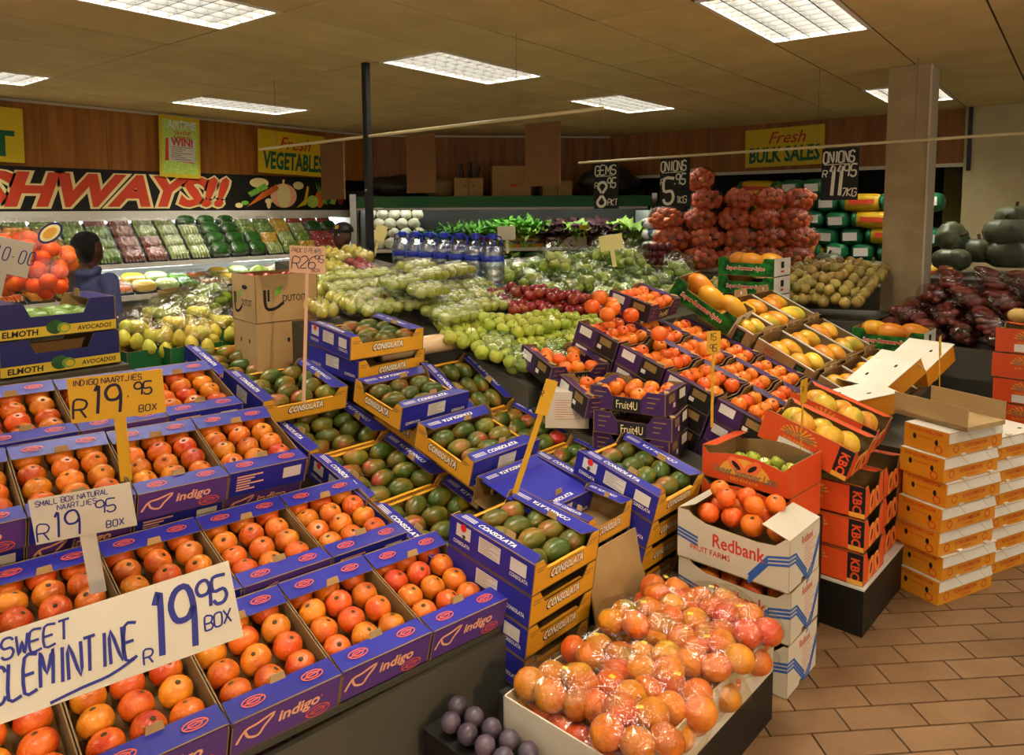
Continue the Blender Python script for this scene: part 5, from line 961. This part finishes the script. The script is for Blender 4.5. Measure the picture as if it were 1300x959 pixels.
# ================================================================== signs
def board(name, label, M, w_, h_, m, parts, th_=.006):
    t = thing(name, label, 'sign', M); ob('board', MB().box(-w_/2, w_/2, -h_/2, h_/2, -th_, 0).mesh('board', m), t)
    for e in parts:
        o = ob(e[0], e[1], t, T(0, 0, .001) @ (e[2] if len(e) > 2 else Matrix.Identity(4)))
        if len(e) > 3: o['label'] = e[3]
    return t
WL = basis((0, 1, 0), (0, 0, 1), (1, 0, 0))                    # faces into the room from the left wall
WR = basis((1, 0, 0), (0, 0, 1), (0, -1, 0))
def on(b, x, y, z): return T(x, y, z) @ b
board('hanging_sign', 'yellow sign ending in a green letter T on the wood wall', on(WL, -7.84, 2.1, 2.44) @ RZ(-.02), 1.2, .5, 'sign_yellow', [('lettering', text('FRUIT', 'green_ink', .85, .24, 0, .035), T(.1, -.08, 0), 'green lettering'), ('lettering', text('Fresh', 'red_print', .5, .16, .3, .01), T(.0, .14, 0))])
board('hanging_sign', 'yellow Fresh Vegetables sign on the wood wall', on(WL, -7.84, 5.66, 2.43) @ RZ(-.03), .98, .52, 'sign_yellow', [('lettering', text('VEGETABLES', 'green_ink', .88, .22, .08, .035), T(.02, -.1, 0), 'bold green lettering'), ('lettering', text('Fresh', 'red_print', .46, .15, .35, .01), T(.04, .12, 0), 'red script lettering')])
board('hanging_sign', 'yellow Fresh Bulk Sales sign on the far wood wall', on(WR, -3.02, 9.49, 2.48) @ RZ(.015), .98, .48, 'sign_yellow', [('lettering', text('BULK SALES', 'green_ink', .88, .2, .08, .035), T(.0, -.09, 0), 'bold green lettering'), ('lettering', text('Fresh', 'red_print', .46, .15, .35, .01), T(.04, .12, 0), 'red script lettering')])
po = [('print', rect('leaf_light', .4, .58)), ('lettering', text('AIRTIME', 'white_print', .34, .085, .25, .03), T(.02, .24, .001)), ('lettering', text('SHOP\nHERE', 'sign_red', .2, .1, 0, .02), T(.03, .125, .001)), ('print', rect('sign_red', .33, .24), T(.0, -.04, .0006) @ RZ(-.05)), ('print', rect('label_white', .3, .25), T(.02, -.03, .001)), ('lettering', text('WIN!', 'red_print', .25, .09, 0, .04), T(.02, .055, .002), 'red WIN lettering'), ('print', lines(7, .24, .022, 'logo_grey', .007), T(.02, -.005, .002))]
board('poster', 'green yellow prize poster with red WIN lettering on the wood wall', on(WL, -7.83, 4.2, 2.42) @ RZ(-.03), .46, .66, 'sign_yellow', po)
sg = thing('shop_sign', 'long black shop sign with red outlined lettering over the chiller', 'sign', on(WL, -7.86, 3.9, 1.94)); ob('board', MB().box(-2.9, 2.6, -.21, .21, -.02, 0).mesh('board', 'board_black'), sg)
for wd_, bd, m, z in ((2.6, .10, 'cream', .001), (2.54, .045, 'sign_red', .003)):
    ob('lettering', text('SHWAYS!!', m, wd_, .385 if m == 'cream' else .345, .3, bd), sg, T(-.38, 0, z))
def veg(pts, m, z): ob('painted_vegetable', MB().prism(pts, 0, .001).mesh('painted_vegetable', m), sg, T(0, 0, z))
veg(ellipse_pts(.19, .15, 20, 1.62, -.03), 'peach_print', .001); veg(ellipse_pts(.1, .145, 18, 1.62, -.03), 'cream', .003); veg([(1.6, .11), (1.63, .11), (1.64, .17), (1.61, .17)], 'cream', .003)
for i in range(4): veg([(1.1+.06*i, -.17+.03*i), (1.33+.06*i, .02+.03*i), (1.38+.06*i, -.04+.03*i)], 'carrot', .0015+.0005*i)
veg([(1.12, .0), (1.36, .12), (1.4, .06), (1.16, -.05)], 'leaf_green', .004); veg(ellipse_pts(.13, .06, 16, 1.28, .12), 'cream', .002); veg(ellipse_pts(.05, .03, 12, 1.0, -.15), 'cream', .002); veg(ellipse_pts(.05, .025, 12, 1.08, -.12), 'leaf_green', .003)
veg(ellipse_pts(.05, .035, 12, 1.4, -.1), 'cream', .005); veg(ellipse_pts(.03, .05, 12, 1.4, -.14), 'cream', .004)
veg([(1.8, -.18), (1.95, -.14), (2.0, .08), (1.97, .1), (1.92, -.08)], 'sign_yellow', .003); veg(ellipse_pts(.09, .08, 16, 2.05, -.1), 'leaf_light', .004); veg(ellipse_pts(.07, .11, 16, 2.16, -.07), 'carrot', .003)
for i in range(5): veg([(2.14+.02*i, .02), (2.16+.02*i, .02), (2.1+.05*i, .16)], 'leaf_green', .0035)
for i in range(3): veg([(2.2+.06*i, -.12), (2.28+.06*i, -.14), (2.42+.05*i, .1), (2.36+.05*i, .12)], ['leaf_green', 'leaf_dark', 'leaf_light'][i], .004+.0005*i)
veg(ellipse_pts(.05, .12, 14, 2.5, -.03), 'sign_red', .005); veg(ellipse_pts(.08, .05, 14, 1.84, .1), 'cream', .002)
# black price boards
def blackboard(x0, x1, top, bot_, word, big, small, unit, lab):
    w_, h_ = x1-x0, top-bot_; mb = MB(); hw, hh = w_/2, h_/2
    hand(mb, word, -hw+.012, hh-.11, .085, .012, adv=(w_-.03)/.085/len(word), slant=.05); mb.stroke([(-hw+.02, hh-.125), (hw-.06, hh-.122)], .006)
    hand(mb, 'R', -hw+.008, -.02, .05, .008); hand(mb, big, -hw+.035, -hh+.03, .22, .026, adv=.32 if len(big) > 1 else .5, slant=.06, xs=.42); hand(mb, small, .01 if len(big) == 1 else .025, -.02, .09, .012, adv=.58, slant=.12, xs=.42); mb.stroke([(.0, -.012), (.009, -.012)], .012); hand(mb, unit, .02, -hh+.03, .06, .008, adv=.6, slant=.1)
    t = board('price_board', lab, on(WR, (x0+x1)/2, 6.09, (top+bot_)/2), w_, h_, 'board_black', [('chalk_lettering', mb.mesh('chalk_lettering', 'chalk'))])
    ob('hanger', MB().tube([(-.05, hh, -.003), (-.05, hh+.03, -.003)], .003, 4).tube([(.05, hh, -.003), (.05, hh+.03, -.003)], .003, 4).mesh('hanger', 'wire'), t)
blackboard(-3.72, -3.455, 2.145, 1.715, 'GEMS', '8', '95', 'PKT', 'black chalk price board for gems hung on the rod'); blackboard(-3.03, -2.745, 2.155, 1.73, 'ONIONS', '5', '95', '1KG', 'black chalk price board for onions by the kilogram'); blackboard(-1.64, -1.37, 2.165, 1.765, 'ONIONS', '11', '95', '7KG', 'black chalk price board for seven kilogram onions')
# cards on sticks
def card(name, label, c, d_face, w_, h_, m, roll, writing, stick=None, tilt=0):
    n = Vector((d_face[0], d_face[1], 0)).normalized(); x = Vector((-n.y, n.x, 0)); M = basis(x, (0, 0, 1), n, c) @ RX(tilt) @ RZ(roll)
    t = thing(name, label, 'price card', M); ob('card', MB().box(-w_/2, w_/2, -h_/2, h_/2, -.003, 0).mesh('card', m), t)
    for me in writing: ob('handwriting', me, t, T(0, 0, .0012))
    if stick: ob('stick', MB().box(-stick[1]/2, stick[1]/2, -stick[0]-h_/2, -h_/2+.04, -.007, -.0035).mesh('stick', stick[2]), t)
    return t
def ink(m, *rows):
    mb = MB()
    for s, x, y, h, wd, adv in rows: hand(mb, s, x, y, h, wd, adv)
    return mb.mesh('handwriting', m)
tocam = lambda c: (-c.x, -c.y)
c = at(149, 503, 2.45); card('price_card', 'yellow price card on a yellow stick among the naartjies', c, (.75, -.5), .285, .15, 'card_yellow', .04, [ink('ink_dark', ('INDIGO NAARTJIES', -.13, .048, .018, .003, .78), ('R', -.135, -.06, .06, .007, .8), ('19', -.085, -.055, .092, .01, .6), ('95', .05, -.005, .042, .006, .7), ('BOX', .06, -.062, .022, .0035, .9)), MB().stroke([(.03, -.005), (.034, -.005)], .006).mesh('handwriting', 'ink_dark')], (.22, .036, 'card_yellow'))
c = at(106, 652, 2.0); card('price_card', 'white price card with blue writing standing in the naartjies', c, (.72, -.55), .25, .125, 'white_card', .1, [ink('ink_blue', ('SMALL BOX NATURAL', -.11, .042, .014, .0022, .8), ('NAARTJIES', -.06, .022, .014, .0022, .8), ('R', -.12, -.055, .045, .004, .8), ('19', -.085, -.055, .068, .006, .62), ('95', .03, -.01, .036, .004, .75), ('BOX', .05, -.052, .018, .003, .9))], (.17, .04, 'white_card'))
c = at(146, 812, 1.56); card('price_card', 'large white price card with bold blue writing across the front naartjies', c, (.80, -.45), .49, .168, 'white_card', .14, [ink('ink_blue', ('SWEET', -.2, .032, .038, .005, .66), ('CLEMINTINE', -.225, -.045, .066, .0065, .42), ('R', .045, -.07, .028, .004, .8), ('19', .06, -.068, .125, .013, .44), ('95', .165, .0, .056, .0075, .6), ('BOX', .172, -.045, .028, .004, .7)), MB().stroke(smoothed([(-.13, -.078), (-.07, -.07), (-.02, -.066), (.03, -.05)]), .006).mesh('handwriting', 'ink_blue')], None, -.35)
c = at(390, 330, 3.1); card('price_card', 'pinkish price card on a long stick by the brown apple cartons', c, (.62, -.78), .15, .115, 'pink_card', -.06, [ink('ink_dark', ('PACK O PEARS', -.065, .03, .018, .002, .6), ('R', -.065, -.04, .05, .004, .8), ('26', -.03, -.035, .05, .004, .7), ('95', .03, -.01, .03, .003, .7), ('BOX', .02, -.05, .014, .002, .9))], (.56, .014, 'pink_card'))
c = at(8, 325, 3.3); card('price_card', 'white price card ending in zeros before the orange nets', c, (.75, -.66), .2, .16, 'white_card', -.25, [ink('ink_blue', ('R10.00', -.09, -.02, .06, .005, .62))], (.12, .025, 'white_card'))
c = at(694, 505, 2.62); card('price_card', 'narrow yellow ticket on a long stick in the mangoes', c, (.72, -.6), .045, .13, 'card_yellow', -.33, [ink('ink_dark', ('R', -.03, 0, .02, .003, .8))], (.3, .02, 'card_yellow'))
c = at(906, 435, 3.2); card('price_card', 'small yellow ticket on a stick beside the square orange stack', c, (.6, -.75), .06, .1, 'card_yellow', 0, [ink('ink_dark', ('15', -.02, .01, .03, .003, .6), ('95', -.02, -.04, .03, .003, .6))], (.33, .012, 'card_yellow'))
c = at(1021, 497, 3.0); card('price_card', 'slim yellow ticket on a stick before the tipped papaya carton', c, (.85, -.1), .06, .1, 'card_yellow', 0, [ink('ink_dark', ('R', -.02, 0, .02, .003, .8))], (.26, .012, 'card_yellow'))
c = at(1194, 440, 3.75); card('price_card', 'leaning yellow ticket in the opened amber cartons', c, (.95, .25), .06, .1, 'card_yellow', -.35, [ink('ink_dark', ('R', -.02, 0, .02, .003, .8))], (.42, .014, 'card_yellow'))
c = at(776, 308, 5.2); card('price_card', 'pale yellow blank card on a stick in the bagged apples', c, (.6, -.75), .165, .11, 'pale_yellow', .15, [], (.12, .03, 'pale_yellow')); c = at(483, 296, 5.5); card('price_card', 'small pale card on a stick beside the black post', c, (.75, -.3), .09, .12, 'pale_yellow', -.3, [], (.12, .02, 'pale_yellow')); c = at(643, 296, 5.4); card('price_card', 'small cream card standing behind the water bottles', c, (.6, -.75), .13, .1, 'white_card', .05, [], (.1, .02, 'white_card')); c = MD @ Vector((3.1, .1, 1.47)); card('price_card', 'small yellow card among the red leaf lettuces', c, (.7, -.7), .14, .06, 'sign_yellow', 0, [], (.14, .02, 'sign_yellow'))
# ================================================================== people
def person(label, M, cap=False, facing=0, top='hoodie', h=1.6):
    k = h/1.7; b = MB()
    def bl(c, r): b.ball(r, c, 14, 10)
    def lim(pts, rs): b.tube(pts, rs, 10); [b.ball((r, r, r), p, 10, 7) for p, r in zip(pts, rs)]
    for s in (-1, 1):
        lim([(s*.095, 0, .86), (s*.1, -.01, .48), (s*.1, .01, .09)], [.088, .062, .045]); b.ball((.045, .12, .042), (s*.1, -.06, .042), 10, 7)
        lim([(s*.19, 0, 1.37), (s*.26, .01, 1.1), (s*.24, -.09, .86)], [.068, .054, .042])
        lim([(s*.24, -.09, .86), (s*.235, -.11, .8)], [.032, .03])
        for f in range(4): lim([(s*.24-.024+.016*f, -.115, .785), (s*.24-.024+.016*f, -.14, .745), (s*.24-.024+.016*f, -.13, .71-.006*abs(f-1.5))], [.0095, .009, .008])
        lim([(s*.215, -.125, .8), (s*.195, -.15, .77), (s*.195, -.155, .745)], [.011, .01, .009])
    bl((0, 0, .93), (.17, .115, .13)); bl((0, 0, 1.12), (.165, .11, .2)); bl((0, .005, 1.3), (.2, .115, .14)); lim([(0, .01, 1.38), (0, -.005, 1.5)], [.065, .052])
    bl((0, -.01, 1.595), (.075, .095, .115)); bl((0, -.045, 1.55), (.055, .06, .07)); bl((0, -.108, 1.575), (.012, .018, .02)); bl((-.077, 0, 1.58), (.012, .022, .03)); bl((.077, 0, 1.58), (.012, .022, .03))
    if top == 'hoodie': bl((0, .07, 1.43), (.12, .07, .075))
    me0 = b.mesh('body', 'skin'); o = bpy.data.objects.new('tmp', me0); COL.objects.link(o); md = o.modifiers.new('r', 'REMESH'); md.mode = 'VOXEL'; md.voxel_size = .013; sm = o.modifiers.new('s', 'SMOOTH'); sm.iterations = 4
    me = bpy.data.meshes.new_from_object(o.evaluated_get(bpy.context.evaluated_depsgraph_get())); bpy.data.objects.remove(o); me.materials.clear(); me.name = 'body'
    for m in ('skin', top, 'jeans', 'shoe', 'hair'): me.materials.append(MATS[m])
    for pg in me.polygons:
        c = pg.center; z = c.z; hd = facing
        if z > 1.465: i = 4 if (not cap and z > 1.5 and (c.y > .02+.0 or z > 1.66)) else 0
        elif z < .09: i = 3
        elif z < .93 and abs(c.x) < .19: i = 2
        elif z < .84: i = 0
        else: i = 1
        pg.material_index = i; pg.use_smooth = True
    t = tag(ob('person', me, None, M @ SC(k, k, k)), label, 'person')
    for s in (-1, 1): ob('eye', MB().ball((.012, .008, .009), nu=10, nv=7).ball((.006, .004, .006), (0, -.006, 0), 8, 6, mi=1).mesh('eye', ['lens', 'iris'], True), t, T(s*.032, -.092, 1.605))
    ob('mouth', MB().ball((.024, .008, .008), nu=10, nv=6).mesh('mouth', 'lip', True), t, T(0, -.1, 1.535))
    if cap:
        cp = ob('cap', MB().ball((.088, .105, .085), (0, .0, 1.635), 16, 10, fn=lambda p: Vector((p.x, p.y, max(p.z, -.12)))).mesh('cap', 'black_print', True), t); ob('cap_peak', MB().prism([(.08*math.cos(a), -.085-.085*math.sin(a)) for a in [PI*i/10 for i in range(11)]], 1.628, 1.638).mesh('cap_peak', 'black_print'), t)
        ob('cap_badge', rect('sign_yellow', .045, .035), t, T(.03, -.104, 1.675) @ RX(PI/2-.35)); ob('collar', MB().tube([(-.09, .02, 1.43), (-.05, -.07, 1.42), (0, -.115, 1.36)], .014, 6).tube([(.09, .02, 1.43), (.05, -.07, 1.42), (0, -.115, 1.36)], .014, 6).mesh('collar', 'collar_white'), t)
    else:
        ob('hair', MB().ball((.092, .108, .105), (0, .018, 1.625), 20, 14, fn=lambda p: p*(1+.06*noise.noise(p*6)) if not (p.y < -.2 and p.z < .25) else p*.75).mesh('hair', 'hair', True), t)
        ob('hood', MB().tube([(.11*math.cos(a), .05+.075*math.sin(a), 1.44+.012*math.sin(2*a)) for a in [2*PI*i/16 for i in range(17)]], .03, 8).mesh('hood', 'hoodie', True), t)
    return t
p = at(113, 330, 4.9); person('person seen from behind in a blue grey hooded top before the chiller', T(p.x, p.y, 0) @ RZ(math.radians(196)), False, 0, 'hoodie', 1.56)
p = at(436, 310, 6.3); person('person in a black cap and dark jacket near the end of the chiller', T(p.x, p.y, 0) @ RZ(math.radians(5)), True, 0, 'jacket', 1.6)
